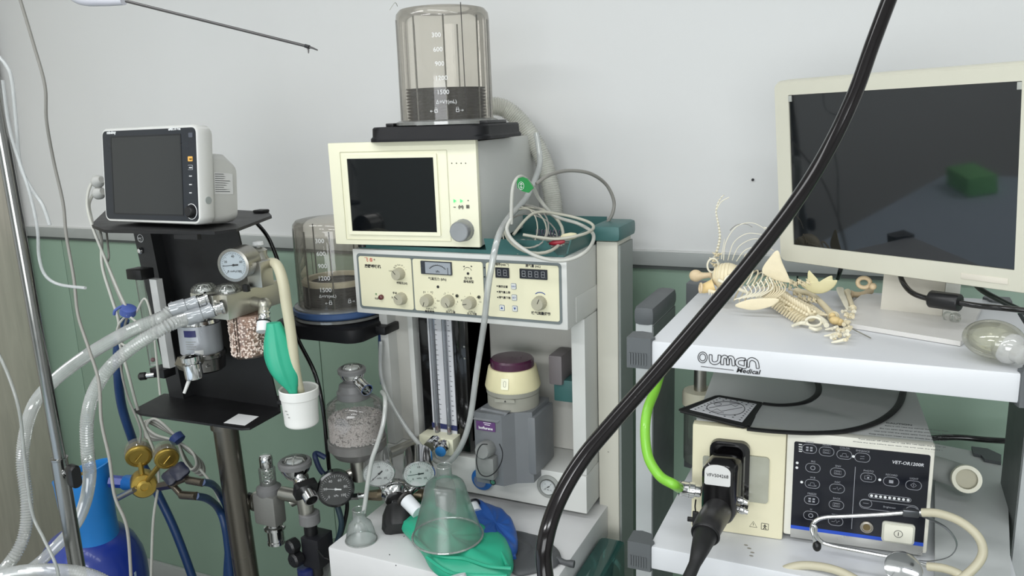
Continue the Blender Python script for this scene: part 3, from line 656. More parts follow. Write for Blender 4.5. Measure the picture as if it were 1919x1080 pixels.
# flow meter column
fm = thing('flow_meter', 'black-framed flow meter column with two glass tubes and chrome valves', 'flow meter', (-.875, 1.49, .76))
def f2(x, y, z): return V((x, y, z))
MB().box((-.938, 1.49, .775), (-.812, 1.60, 1.086), .002).done('frame', bgloss, fm)
MB().box((-.838, 1.478, .755), (-.812, 1.60, 1.086), .003).done('side_rail', bgloss, fm)
for px, py in ((870, 650), (871, 672)): q = W(px, py, y=1.477); MB().cyl(q, q - Y * .001, .0022, n=12).done('screw', steel, fm)
xa, xb = W(803, 650, y=1.486).x, W(848, 650, y=1.486).x
MB().box((xa, 1.486, .79), (xb, 1.4895, 1.086)).done('scale_plate', mat('scale_white', (205, 206, 210), .3), fm)
for k, fx_ in enumerate((.22, .74)):
    x_ = xa + (xb - xa) * fx_
    MB().cyl((x_, 1.480, .792), (x_, 1.480, 1.085), .0052, n=16).done('glass_tube', clear('flow_glass', (215, 218, 224), .14, .12), fm)
    mb = MB()
    for j in range(24): mb.box((x_ + .006, 1.4848, .80 + j * .0118), (x_ + (.010 if j % 5 else .012), 1.486, .8006 + j * .0118))
    mb.done('graduations', ink, fm, kind='stuff')
    MB().lathe([(.001, 0), (.0042, .003), (.0038, .010), (.001, .012)], (x_, 1.480, .795), Z, 14).done('float', mat('float_red', (120, 40, 55), .3), fm)
MB().box((xa + .018, 1.4835, .79), (xa + .0205, 1.4862, 1.085)).done('divider', chrome, fm)
MB().box((xa - .002, 1.4845, .800), (xb + .002, 1.4862, .812)).done('blue_band', mat('navy_band', (46, 52, 96), .4), fm)
MB().box((-.932, 1.452, .752), (-.842, 1.492, .792), .004).done('valve_block', ivory, fm)
for (px, py, capm_) in ((804, 838, mat('olive_cap', (110, 110, 96), .4, .5)), (826, 846, mat('blue_cap', (44, 118, 180), .35))):
    c = W(px, py, y=1.418); n = V((.25, -1, -.1)).normalized() if py > 840 else V((0, -1, -.12)).normalized()
    mb = MB(); mb.lathe([(.008, .038), (.010, .034), (.0125, .03), (.0135, .006), (.012, 0)][::-1], c - n * 0, -n, 24, wob=lambda t: 1 + .03 * math.cos(12 * t)); k = mb.done('valve_knob', chrome, fm)
    MB().lathe([(.0122, 0), (.0122, .003), (.010, .004)], c, n, 24).done('knob_cap', capm_, k)
# vaporizer
vx, vy = -.700, 1.478
vp = thing('vaporizer', 'grey vaporizer with purple cap and ridged cream dial hung on the machine', 'vaporizer', (vx, vy, .70))
vgrey = mat('vaporizer_grey', (110, 113, 116), .42, var=.04); vgrey2 = mat('vaporizer_taupe', (150, 149, 138), .45)
zz = lambda py, y=vy - .05: W(940, py, y=y).z
z1, z2, z3, z4 = zz(698), zz(735), zz(745), zz(773)
ztop = W(940, 668, y=vy).z
ax = V((vx, vy, 0))
MB().lathe([(.0475, z1), (.0475, ztop - .004), (.044, ztop), (.001, ztop + .001)], ax, Z, 48, cap=False).done('cap', mat('deep_purple_cap', (70, 30, 56), .25, coat=.3), vp)
dlm = MB().lathe([(.0585, z2 - .002), (.0600, z2 + .003), (.0515, z1), (.040, z1 + .001)], ax, Z, 120, wob=lambda t: 1 + .007 * math.cos(60 * t)).done('dial', mat('ivory_dial', (228, 220, 178), .4), vp)
MB().lathe([(.0555, z3 - .002), (.0575, z3), (.0585, z2 - .002), (.04, z2)], ax, Z, 48).done('dial_seat', vgrey2, vp)
MB().lathe([(.0560, z4 - .04), (.0560, z3 - .002)], ax, Z, 48).done('neck', vgrey2, vp)
a_ = math.atan2(-vy, -vx) - .30
def vc(r, a, z): return V((vx + r * math.cos(a), vy + r * math.sin(a), z))
er = V((math.cos(a_), math.sin(a_), 0)); et = V((-math.sin(a_), math.cos(a_), 0))
q = vc(.0565, a_, (z1 + z2) / 2 - .001); up = (Z - er * .25).normalized()
plate(MB(), q, et, up, .016, .0235, .002, er * .002).done('zero_button', ivory, dlm)
rframe(MB(), q + er * .0021, et, up, .006, .013, .003, .0009, er * .0002).done('zero_mark', vgrey2, dlm)
q = vc(.0585, a_ - .18, z3 + .004); plate(MB(), vc(.0565, a_ - .02, z3 - .004), et, Z, .044, .007, .002, er * .003).done('pointer_plate', vgrey2, vp)
mb = MB(); q = vc(.0598, a_, z3 - .004); mb.prism([q + et * .0022 - Z * .002, q - et * .0022 - Z * .002, q + Z * .0024], er * .0003); mb.done('pointer_mark', ink, vp)
# body: plan outline extruded, with chamfered front block
zb = W(940, 912, y=1.40).z
x0, x1, xf = W(889, 800, y=1.402).x, -.640, W(940, 800, y=1.402).x
pl = [(x0, 1.402), (xf, 1.402), (xf + .020, 1.425), (x1, 1.440), (x1, 1.535), (x0 + .01, 1.535)]
MB().prism([V((a, b, zb)) for a, b in pl], V((0, 0, z4 - zb + .004))).done('body', vgrey, vp, ang=20)
MB().box((xf + .021, 1.436, zb + .02), (x1 + .008, 1.54, z4 - .006), .005).done('side_shell', vgrey, vp)
MB().prism([V((x0 - .001, 1.399, z4 - .012)), V((xf - .008, 1.399, z4 - .012)), V((xf + .012, 1.41, z4 + .008)), V((x0 + .01, 1.42, z4 + .008))], V((0, .03, 0))).done('shoulder', vgrey, vp)
pf = lambda u, v: W(680 + u / 3, 580 + v / 3, y=1.4012)
a, b = pf(637, 624), pf(746, 690); lw_, lh_ = abs(b.x - a.x), abs(a.z - b.z); c = (a + b) / 2
plate(MB(), c, X, Z, lw_, lh_, .001, V((0, -.001, 0))).done('purple_label', mat('purple_label', (92, 56, 108), .5), vp)
text('Isoflurane', .0085, c + V((0, -.0014, -.0068)), X, Z, winks, vp, align='CENTER', off=.00015)
mb = MB()
for dz, wv in ((.007, .018), (.003, .013)): mb.box(c + V((-wv / 2 + .004, -.0013, dz)), c + V((wv / 2 + .004, -.0011, dz + .0012)))
mb.done('small_print', winks, vp, kind='stuff')
c = pf(705, 780); c.y = 1.402
MB().box(V((c.x - .022, 1.378, c.z - .062)), V((c.x + .022, 1.403, c.z - .012)), .005).done('filler_block', vgrey2 if 0 else mat('filler_grey', (128, 130, 128), .4), vp)
MB().lathe([(.018, 0), (.0185, .004), (.018, .028), (.015, .032)], c, V((0, -1, .15)), 28, wob=lambda t: 1 + .03 * math.cos(10 * t)).done('filler_cap', MATS['filler_grey'], vp)
lp = [(700, 760), (668, 762), (645, 800), (640, 870), (660, 925), (700, 940), (745, 915), (778, 860), (785, 805), (768, 757)]
MB().wire([W(680 + u / 3, 580 + v / 3, y=1.362) for u, v in lp], .0012, 8).done('retaining_cord', ink, vp)
q = pf(735, 968); MB().cyl(q, q - Y * .004, .006, n=20).done('drain_screw', chrome, vp)
MB().torus(q - Y * .004, Y, .006, .001, 20, 6).done('drain_ring', ink, vp)
MB().box((-.638, 1.53, z2 - .01), (-.606, 1.60, z1 + .014), .006).done('mount_bracket', mat('mauve_grey', (118, 112, 114), .5), vp)
MB().box((-.630, 1.54, z4 - .004), (-.582, 1.60, z4 + .046), .003).done('mount_block', tealp, vp)
# blue port under the vaporizer
bp = W(905, 897, y=1.478)
MB().lathe([(.026, 0), (.026, .006), (.021, .009), (.012, .009)], bp, -Y, 36).done('blue_port', mat('bright_blue_plastic', (36, 98, 166), .35), AM)
MB().cyl(bp - Y * .0075, bp - Y * .016, .015, n=28).done('port_cover', clear('port_clear', (220, 228, 235), .1, .2), AM)
# three loose gauges and the oxygen valve standing on the tray's left end
def yat(px, py, y): return W(px, py, y=y)
pA = yat(710, 888, 1.30); gauge(pA, tocam(pA, -.28), pxr(pA, 61), .062, chrome, gaugew, ink, 225, label='chrome gauge with pale dial, left of the pair above the work tray', nums=('0', '5', '10', '15', '20'), word='MPa', rimt=.06, bodym=clear('clear_gauge_cup', (205, 208, 208), .25, .2))
pB = yat(785, 888, 1.32); gauge(pB, tocam(pB, -.28), pxr(pB, 61), .062, chrome, gaugew, ink, 185, label='chrome gauge with pale dial, right of the pair, below the blue-capped valve', nums=('0', '5', '10', '15', '25'), word='MPa', rimt=.06)
pC = yat(629, 917, 1.27); gauge(pC, tocam(pC, .08), pxr(pC, 70), .03, bgloss, mat('gauge_black', (24, 26, 28), .4), winks, 170, label='black pressure gauge with white numerals left of the work tray', nums=('0', '20', '40', '60', '80', '100'), word='kPa', rimt=.12)
vv = thing('gas_regulator_valve', 'chrome gas regulator with big black hand knob on the tray left end', 'valve', yat(740, 935, 1.32))
c = yat(742, 928, 1.33); n = tocam(c, -.35)
MB().lathe([(.018, -.03), (.026, -.024), (.030, -.012), (.0315, -.010), (.0315, -.006), (.029, -.005), (.031, -.003), (.031, .001), (.027, .006), (.024, .014), (.014, .016)], c, n, 8 if 0 else 36).done('bonnet', chrome, vv)
MB().cyl(c + n * .0, c + V((.0, -.0, -.034)) + n * .01, .017, .014, n=6).done('hex_nut', chrome, vv)
k = c + n * .040 + V((.004, 0, -.030)); n2 = (n + V((-.1, 0, -.2))).normalized()
MB().lathe([(.020, -.036), (.032, -.030), (.0355, -.018), (.036, .014), (.031, .023), (.020, .026), (.001, .023)], k, n2, 40, wob=lambda t: 1 + .035 * math.cos(10 * t), cap=True).done('hand_knob', mat('black_rubber_knob', (24, 24, 25), .55), vv)
brz = mat('aged_bronze', (112, 102, 84), .35, .8)
a = yat(712, 928, 1.33); b = yat(655, 930, 1.31)
MB().cyl(c - n * .01, a, .011, .013, n=18).cyl(a, yat(690, 929, 1.325), .013, .010, n=6).done('union', brz, vv)
MB().cyl(yat(690, 929, 1.325), yat(672, 929, 1.318), .007, n=16).cyl(yat(672, 929, 1.318), b, .009, .009, n=6).done('hose_fitting', chrome, vv)
MB().cyl(c + V((.01, .01, 0)), yat(800, 930, 1.36), .014, n=18).sph(yat(800, 930, 1.36), .018, 14).done('inlet_body', brz, vv)
MB().cyl(yat(712, 905, 1.325), yat(722, 920, 1.33), .008, n=14).done('gauge_stem', chrome, vv)
MB().cyl(yat(783, 912, 1.34), yat(765, 925, 1.34), .008, n=14).done('gauge_stem', chrome, vv)
# ------------------------------------------------------------ things lying on the work tray
def pillow(px, z, h, m, name, parent=None, wr=.12, cen=None, seed=1, **k):
    """a soft flat bag: outline given as photo pixels on the plane z"""
    P = [W(a, b, z=z) for a, b in px]; P = spline(P, 5, True); c = W(*cen, z=z) if cen else sum(P, V()) / len(P); rnd = random.Random(seed); rings = []
    ph = [rnd.uniform(0, 6.28) for _ in range(6)]
    for s_, hh_ in ((.25, -.0), (.97, 0), (1.0, .25), (.985, .5), (.93, .78), (.82, .93), (.65, 1), (.45, 1.02), (.25, 1.0), (.08, .98)):
        ring = []
        for i, p in enumerate(P):
            t = 2 * PI * i / len(P)
            w_ = 1 + wr * (math.sin(3 * t + ph[0] + 4 * s_) + .6 * math.sin(7 * t + ph[1]) * s_ + .4 * math.sin(11 * t + ph[2] + 6 * s_)) * (1 if .2 < hh_ else 0)
            ring.append(c + (p - c) * s_ + Z * (h * hh_ * w_ + (0 if hh_ else 0)))
        rings.append(ring)
    return MB().loops(rings).done(name, m, parent, ang=70, **k)
gb = mat('green_rubber', (42, 164, 130), .45, var=.05, bump=.05, bsc=90)
blb = mat('blue_rubber', (36, 84, 158), .45, var=.05); grb = mat('slate_rubber', (74, 76, 78), .5, var=.05)
g_ = thing('breathing_bag', 'dark grey rubber breathing bag lying flat at tray right end', 'bag', W(1005, 1045, z=.6405))
pillow([(945, 1000), (985, 1005), (1020, 1014), (1042, 1030), (1052, 1050), (1040, 1066), (1005, 1076), (965, 1080), (945, 1050)], .641, .012, grb, 'bag_body', g_, seed=3)
MB().tube(spline([W(1045, 1050, z=.645), W(1060, 1055, z=.645), W(1076, 1058, z=.645)], 5), lambda t: .0095 - .004 * math.sin(min(1, t * 1.4) * PI * .8), 12).done('tail', grb, g_)
b_ = thing('breathing_bag', 'blue rubber breathing bag lying behind the large clear mask', 'bag', W(925, 1000, z=.655))
pillow([(880, 952), (905, 952), (935, 962), (955, 980), (968, 1005), (971, 1028), (965, 1045), (940, 1050), (900, 1030), (880, 1000)], .655, .024, blb, 'bag_body', b_, seed=5)
MB().tube([W(958, 1030, z=.66), W(962, 1048, z=.656)], lambda t: .009 - .003 * t, 12).done('tail', blb, b_)
MB().cyl(W(893, 962, z=.672), W(884, 944, z=.682), .013, n=20).done('neck_collar', white, b_)
MB().torus(W(886, 946, z=.682), (W(884, 944, z=.682) - W(893, 962, z=.672)), .0145, .0025).done('neck_ring', black, b_)
gg = thing('breathing_bag', 'bright green rubber breathing bag sprawled under the large clear mask', 'bag', W(850, 1030, z=.65))
pillow([(772, 948), (795, 952), (830, 975), (880, 990), (915, 1005), (945, 1020), (958, 1040), (962, 1075), (940, 1095), (880, 1090), (830, 1085), (806, 1068), (790, 1040), (765, 1010), (751, 992), (760, 970)], .652, .034, gb, 'bag_body', gg, wr=.10, cen=(845, 1030), seed=11)
mb = MB()
for pts_ in ([(775, 1005), (815, 1040), (870, 1048), (915, 1062), (958, 1066)], [(800, 1045), (840, 1072), (880, 1078), (950, 1080)], [(905, 1010), (935, 1030), (950, 1060)]):
    mb.tube(spline([W(a, b, z=.683) for a, b in pts_], 6), .0035, 8)
mb.done('folds', gb, gg, kind='stuff')
MB().cyl(W(784, 961, z=.690), W(762, 938, z=.705), .0145, .0155, n=24).done('neck_collar', white, gg)
MB().torus(W(759, 935, z=.707), W(762, 938, z=.705) - W(784, 961, z=.690), .016, .0035).done('neck_ring', mat('dark_brown_ring', (56, 52, 50), .4), gg)
MB().cyl(W(855, 1092, z=.69), W(852, 1080, z=.70), .022, .020, n=28).done('mask_ring', white, label='white round collar peeking out at bottom edge before the green bag', cat='collar')
mk = thing('face_mask', 'large clear conical face mask standing on the green breathing bag', 'mask', W(839, 1006, z=.690))
c = W(839, 1003, z=.692); rb = pxr(c, 132) / 1.0
hM = W(851, 902, y=c.y).z - c.z; hN = W(852, 877, y=c.y).z - c.z
cm = clear('mask_plastic', (226, 232, 230), .05, .10, rough=.28)
MB().lathe([(rb, 0), (rb * .97, .006), (rb * .80, hM * .38), (rb * .64, hM * .70), (rb * .59, hM * .84), (rb * .53, hM * .93), (rb * .42, hM * .98), (rb * .24, hM), (rb * .22, hM + .001), (rb * .21, hN)], c, Z, 56, cap=False).done('cone', cm, mk)
MB().torus(c, Z, rb, .0022, 56, 8).done('rim', clear('mask_rim', (205, 215, 212), .2, .3), mk)
MB().torus(c + Z * hN, Z, rb * .21, .0012, 32, 6).done('neck_rim', MATS['mask_rim'], mk)
ms = thing('face_mask', 'small clear face mask standing on the tray left corner', 'mask', W(677, 1012, z=.6405))
c = W(677, 1011, z=.6415); r1 = pxr(c, 58); h2 = W(679, 975, y=c.y).z - c.z; h3 = W(682, 957, y=c.y).z - c.z
MB().lathe([(r1, 0), (r1 * .98, .004), (r1 * .86, h2 * .5), (r1 * .72, h2 * .82), (r1 * .46, h2), (r1 * .44, h2 + .001), (r1 * .42, h3)], c, Z, 40, cap=False).done('cone', clearp if 0 else cm, ms)
MB().torus(c, Z, r1, .0016, 40, 6).done('rim', MATS['mask_rim'], ms)
MB().torus(c + Z * h3, Z, r1 * .42, .001, 28, 6).done('neck_rim', MATS['mask_rim'], ms)
# ------------------------------------------------------------ absorbent canister left of the machine
def pellets(name, m, parent, c, r, z0, z1, n, pr, pl, seed=1, shape=None):
    rnd = random.Random(seed); mb = MB()
    for i in range(n):
        top = rnd.random() < .25; a = rnd.uniform(0, 2 * PI)
        if top: q = V((c[0], c[1], z1)) + V((math.cos(a), math.sin(a), 0)) * (r * math.sqrt(rnd.random())) + Z * rnd.uniform(-pr, pr)
        else: q = V((c[0] + r * math.cos(a), c[1] + r * math.sin(a), rnd.uniform(z0, z1)))
        if shape: q = shape(a, rnd.random() if top else 1, q.z)
        d = V((rnd.gauss(0, 1), rnd.gauss(0, 1), rnd.gauss(0, .8))).normalized(); x, y, z = basis(d); L = pl * rnd.uniform(.7, 1.2)
        mb.loops([[q + z * h_ + (x * math.cos(t) + y * math.sin(t)) * pr * k_ for t in (0, 1.257, 2.513, 3.77, 5.03)] for h_, k_ in ((-L / 2, .7), (-L * .35, 1), (L * .35, 1), (L / 2, .7))])
    return mb.done(name, m, parent, kind='stuff', ang=60)
pinkp = mat('absorbent_pellets', (212, 200, 198), .8, var=.12, sc=120)
so = thing('absorbent_canister', 'large clear canister of pinkish-white pellets with chrome dome valve on top', 'canister', yat(670, 850, 1.33))
c = yat(671, 843, 1.33); cx_, cy_ = c.x, c.y; r1 = pxr(c, 112) / 1.03
zq = lambda py, dy=0: W(671, py, y=1.33 + dy).z
zb_, zg, zf, zs, zn = zq(866, -r1), zq(848, -r1), zq(782), zq(752), zq(740)
cc = V((cx_, cy_, 0))
MB().lathe([(r1 * .55, zb_ - .022), (r1 * .80, zb_ - .014), (r1 * .93, zb_), (r1 * 1.0, zb_ + .004), (r1 * 1.0, zg), (r1 * .95, zg + .002)], cc, Z, 48).done('base_cup', mat('smoked_grey_ring', (118, 116, 114), .3, .3), so)
MB().lathe([(r1 * .97, zg), (r1 * .98, zs - .018), (r1 * .93, zs - .006), (r1 * .7, zs + .006), (r1 * .5, zs + .010)], cc, Z, 48, cap=False).done('glass', clearp, so)
MB().lathe([(r1 * .86, zg), (r1 * .86, zf - .002)], cc, Z, 32).done('pellet_core', mat('pellet_gap_shade', (158, 147, 145), .9), so)  # filler core; its darker colour paints the shade between the pellets
pellets('pellets', pinkp, so, (cx_, cy_), r1 * .885, zg + .002, zf, 3300, .0019, .0054, 4)
gcap = mat('grey_plastic_cap', (112, 112, 112), .45)
zc0 = zs + .008
MB().lathe([(r1 * .56, zc0), (r1 * .56, zc0 + .014), (r1 * .50, zc0 + .017), (r1 * .46, zc0 + .030), (r1 * .30, zc0 + .034)], cc, Z, 40).done('neck_cap', gcap, so)
def dome_valve(t, c, r, n=Z, fig=True):
    """chrome bowl + grey ring + clear dome with a white disc inside; c = bottom of the bowl"""
    MB().lathe([(r * .5, 0), (r * .62, r * .1), (r * .9, r * .55), (r * .95, r * .8), (r * .8, r * .85)], c, n, 40).done('valve_bowl', chrome, t)
    MB().lathe([(r * .9, r * .78), (r * 1.03, r * .82), (r * 1.05, r * 1.1), (r * .95, r * 1.22), (r * .78, r * 1.22), (r * .78, r * .95)], c, n, 48, wob=lambda a: 1 + .012 * math.cos(24 * a)).done('ring_nut', gcap, t)
    MB().lathe([(r * .78, r * 1.1), (r * .74, r * 1.34), (r * .5, r * 1.46), (r * .001, r * 1.48)], c, n, 36, cap=False).done('clear_dome', clear('dome_clear', (240, 242, 240), .1, .06), t)
    MB().cyl(V(c) + V(n) * r * 1.02, V(c) + V(n) * r * 1.08, r * .76, n=32).done('valve_floor', mat('valve_floor', (120, 120, 116), .3, .6), t)
    MB().lathe([(r * .5, r * 1.12), (r * .5, r * 1.2), (r * .45, r * 1.22)], c, n, 28).done('valve_disc', winks, t)
    for j in range(4):
        a = j * PI / 2 + .5; x, y, z = basis(n); d = x * math.cos(a) + y * math.sin(a)
        MB().tube([V(c) + z * r * 1.1 + d * r * .62, V(c) + z * r * 1.34 + d * r * .5, V(c) + z * r * 1.4 + d * r * .12], r * .045, 6).done('cage_wire', mat('white_cage', (222, 222, 218), .35), t)
vb_ = V((cx_, cy_, zc0 + .032)); dome_valve(so, vb_, r1 * .45)
q0 = vb_ + Z * r1 * .28; n = (tocam(q0) + V((.55, .25, -.40))).normalized()
MB().lathe([(.010, 0), (.010, .018), (.0125, .020), (.0125, .028), (.0118, .030), (.0125, .045), (.0135, .046), (.0135, .052), (.0115, .052), (.0115, .03)], q0 + n * .012, n, 28, cap=False).done('outlet_port', chrome, so)
MB().cyl((cx_, cy_, zb_ - .075), (cx_, cy_, zb_ - .012), .020, n=24).done('stem', steel, so)
MB().cyl((cx_, cy_, zb_ - .055), yat(545, 940, 1.25), .013, n=20).done('support_pipe', steel, so)
MB().cyl((cx_, cy_, zb_ - .045), (-.93, 1.50, zb_ - .03), .012, n=20).done('mount_pipe', steel, so)
MB().wire([yat(716, 735, 1.33), yat(722, 748, 1.29), yat(719, 790, 1.27), yat(708, 830, 1.26), yat(697, 862, 1.25), yat(690, 900, 1.245), yat(684, 945, 1.24), yat(681, 962, 1.235)], .0048, 12).done('sampling_tube', clear('whitish_tube', (205, 208, 208), .08, .6), label='whitish flexible tube running down past the pale gauge to the small mask', cat='tube')
# ------------------------------------------------------------ valve assembly between stand and machine
va = thing('circuit_valve_assembly', 'steel valve assembly with spring valve, dome valve and black pressure switch', 'valve', yat(545, 1000, 1.22))
Y6 = 1.22
def s6(u, v, y=Y6): return W(430 + u / 2.454, 640 + v / 2.454, y=y)
castm = mat('cast_grey_metal', (140, 140, 136), .42, .5, bump=.15, bsc=500)
a, b = s6(108, 700), s6(228, 860)
MB().box((a.x, Y6 - .005, b.z), (b.x - .004, Y6 + .032, a.z), .006).done('valve_block', castm, va)
tx_ = (a.x + b.x) / 2 - .004; ty_ = Y6 + .02; zt_ = a.z
MB().lathe([(.024, -.006), (.027, 0), (.027, .012), (.022, .016), (.018, .02)], (tx_, ty_, zt_), Z, 36).done('ring_nut', gcap, va)
h_ = .062
MB().lathe([(.018, .015), (.018, h_ - .006), (.013, h_)], (tx_, ty_, zt_), Z, 32, cap=False).done('spring_chamber', clearp, va)
MB().tube([V((tx_ + .010 * math.cos(t), ty_ + .010 * math.sin(t), zt_ + .018 + t * .0012)) for t in (j * .3 for j in range(105))], .0011, 6).done('spring', chrome, va)
MB().lathe([(.013, h_ - .004), (.0145, h_), (.0145, h_ + .020), (.012, h_ + .025), (.001, h_ + .026)], (tx_, ty_, zt_), Z, 28, cap=False).done('adjusting_cap', chrome, va)
q = V(((a.x + b.x) / 2 + .002, ty_, b.z))
MB().lathe([(.018, 0), (.018, -.008), (.024, -.010), (.024, -.016), (.0185, -.018), (.0185, -.044), (.020, -.045), (.020, -.052), (.016, -.052)], q, Z, 32, cap=False).done('exhaust_port', chrome, va)
q = V((a.x, Y6 + .02, (a.z + b.z) / 2 + .006))
MB().lathe([(.012, 0), (.023, .006), (.023, .014), (.015, .018)], q, -X, 32).done('side_flange', steel, va)
MB().lathe([(.014, .016), (.0155, .020), (.0155, .036), (.012, .040)], q, -X, 10).done('side_knob', black, va)
cxm = s6(318, 700).x; cym = Y6 + .02; zp = s6(0, 728).z
zp = s6(270, 728).z
MB().cyl((b.x, cym, zp), (cxm, cym, zp), .0155, n=24).done('cross_pipe', steel, va)
zl = s6(318, 745, cym).z
MB().cyl((cxm, cym, zl - .03), (cxm - .008, cym, zl + .066), .017, n=24).lathe([(.017, .030), (.021, .032), (.021, .046), (.017, .048)], (cxm, cym, zl), Z, 28).done('riser', steel, va)
dome_valve(va, V((cxm - .020, cym, zl + .060)), .034)
q0 = V((cxm - .008, cym - .006, zl + .066)); n = (tocam(q0) * .8 + V((.6, .0, -.60))).normalized()
MB().lathe([(.013, 0), (.0145, .018), (.013, .020), (.013, .040), (.015, .042), (.015, .070), (.0125, .070), (.0125, .05)], q0, n, 28, cap=False).done('outlet_port', chrome, va)
mb = MB(); cc_ = q0 + n * .036; x_, y_, z_ = basis(n)
MB().loops([[cc_ + z_ * h2_ + (x_ * p[0] + y_ * p[1]) for p in rrect(.048, .04, .008)] for h2_ in (-.008, .008)]).done('clamp', black, va)
MB().lathe([(.020, -.012), (.0225, -.01), (.0225, .012), (.020, .014)], (cxm + .006, cym, zl - .030), Z, 32).done('lower_nut', gcap, va)
zz0 = zl - .045
MB().cyl((cxm + .006, cym, zz0 - .03), (cxm + .006, cym, zz0 + .01), .0145, n=24).done('black_neck', black, va)
MB().box((cxm - .006, cym - .022, zz0 - .092), (cxm + .040, cym + .03, zz0 - .022), .003).done('switch_housing', mat('black_box_plastic', (22, 22, 27), .45), va)
for (dx, dz, r_) in ((-.018, -.040, .016), (-.012, -.070, .017)):
    MB().lathe([(r_ * .8, 0), (r_, .003), (r_, .020), (r_ * .75, .024), (.001, .024)], (cxm + dx, cym - .02, zz0 + dz), (-.2, -1, 0), 24, cap=False, wob=lambda t: 1 + .04 * math.cos(8 * t)).done('switch_knob', black, va)
MB().cyl((cxm + .012, cym, zz0 - .12), (cxm + .012, cym, zz0 - .09), .014, n=20).done('bottom_plug', black, va)
MB().lathe([(.016, 0), (.019, .004), (.019, .028), (.015, .03)], (cxm - .006, cym - .014, zz0 - .128), Z, 20).done('blue_cap', mat('navy_cap', (30, 40, 92), .35), va)
MB().lathe([(.012, -.01), (.017, -.004), (.016, 0)], (cxm - .006, cym - .014, zz0 - .128), Z, 20).done('clear_tip', clearp, va)
MB().lathe([(.034, -.16), (.036, -.135), (.036, -.05), (.030, -.02)], (cxm + .016, cym + .06, zz0 - .06), Z, 32, cap=False).done('clear_tumbler', clear('dusty_clear', (190, 196, 190), .06, .15), va)
# cords and hoses around the valves
dkh = mat('dark_teal_hose', (34, 52, 62), .4); blh = mat('blue_hose', (0, 0, 0))
MB().wire([yat(478, 415, 1.42), yat(505, 450, 1.42), yat(530, 520, 1.42), yat(552, 620, 1.38), yat(590, 700, 1.34), yat(606, 770, 1.33), yat(614, 850, 1.33), yat(622, 900, 1.33), yat(650, 940, 1.34), yat(640, 1000, 1.34), yat(625, 1030, 1.34)], .0048, 10).done('black_cable', bgloss, label='black cord dropping from the monitor stand past the white jar', cat='cord')
MB().wire([yat(610, 858, 1.33), yat(592, 850, 1.32), yat(592, 862, 1.31), yat(606, 888, 1.31), yat(640, 905, 1.32)], .006, 10).done('blue_hose', mat('dark_blue_hose', (44, 60, 96), .45), label='short blue hose bent beneath the pellet canister', cat='hose')
MB().wire([yat(632, 948, 1.28), yat(640, 980, 1.28), yat(634, 1010, 1.28), yat(618, 1050, 1.28), yat(606, 1090, 1.28)], .0065, 10).done('dark_hose', dkh, label='dark teal hose dropping from the black gauge', cat='hose')
MB().cyl(pC - tocam(pC, .08) * .02, b if 0 else yat(655, 930, 1.31), .006, n=12).done('gauge_pipe', steel, label='short steel pipe joining black gauge to the chrome regulator', cat='pipe')
MB().wire([s6(400, 950), s6(430, 990), s6(470, 1005), s6(500, 1010)], .0022).done('thin_cord', bgloss, label='thin black cord from the pressure switch to under the tray', cat='cord')
# ------------------------------------------------------------ black monitor stand, left
st = thing('monitor_stand', 'black metal equipment stand on a steel pole carrying the patient monitor', 'stand', (-1.24, 1.22, 0))
zS = 1.3085
top = [W(170, 421, z=zS), W(196, 431, z=zS), W(402, 434, z=zS), V((-1.105, 1.135, zS)), W(509, 404, z=zS), W(503, 397, z=zS), W(300, 385, z=zS), W(200, 392, z=zS)]
MB().prism([p - Z * .006 for p in top], V((0, 0, .006))).done('top_shelf', blackp, st)
MB().box((-1.262, 1.35, zS), (-1.235, 1.375, zS + .007), .003).done('shelf_stop', blackp, st)
MB().box((-1.22, 1.09, zS - .016), (-1.16, 1.10, zS - .006)).done('shelf_lip', blackp, st)
yb = 1.255
TL, TR_, BR, BL = W(262, 432, y=yb), W(443, 430, y=yb), W(521, 745, y=yb), W(330, 745, y=yb)
TL.z = TR_.z = zS - .006; BL.z = BR.z = .893
# plate with a slot cut in it: frame round the slot
sl = [W(a, b, y=yb) for a, b in ((288, 490), (313, 487), (316, 500), (293, 506))]
MB().ring([TL, TR_, BR, BL], [sl[0], sl[1], sl[2], sl[3]], V((0, .004, 0))).done('back_plate', blackp, st)
f0, f1, f2_, f3 = W(248, 436, y=yb - .03), W(280, 436, y=yb - .03), W(344, 742, y=yb - .03), W(318, 742, y=yb - .03)
for p in (f0, f1): p.z = zS - .006
for p in (f2_, f3): p.z = .893
fl = MB().prism([f0, f1, f2_, f3], V((0, .034, 0))).done('side_flange', mat('charcoal_flange', (34, 35, 37), .45), st)
c = W(263, 447, y=yb - .0305); MB().torus(c, Y, .0085, .0006, 28, 6).done('round_mark', winks, fl)
text('IMC', .0065, c + V((0, -.0006, -.0022)), X, Z, winks, fl, align='CENTER'); text('MEDICAL', .0028, c + V((0, -.0006, -.0066)), X, Z, winks, fl, align='CENTER')
c = W(264, 470, y=yb - .031); MB().lathe([(.007, 0), (.007, -.003), (.0045, -.006), (.001, -.0065)], c, Y, 20).done('screw', chrome, fl)
low = [W(249, 768, z=.90), W(262, 775, z=.90), W(452, 803, z=.90), W(468, 802, z=.90), W(526, 770, z=.90), W(524, 742, z=.90), W(307, 738, z=.90)]
ls = MB().prism([p - Z * .005 for p in low], V((0, 0, .005))).done('bottom_shelf', blackp, st)
a = [W(px, py, z=.9008) for px, py in ((419, 793), (459, 798), (485, 781), (447, 776))]
MB().prism(a, V((0, 0, .0003))).done('sticker', winks, ls, label='small blank white square sticker')
mb = MB(); q = W(450, 737, z=.903); mb.cyl(q, q + V((.03, .01, .002)), .003, n=10).sph(q, .005, 10); mb.done('loose_bolt', steel, ls)
steelp = mat('tube_steel', (112, 108, 100), .28, .9, sc=3)
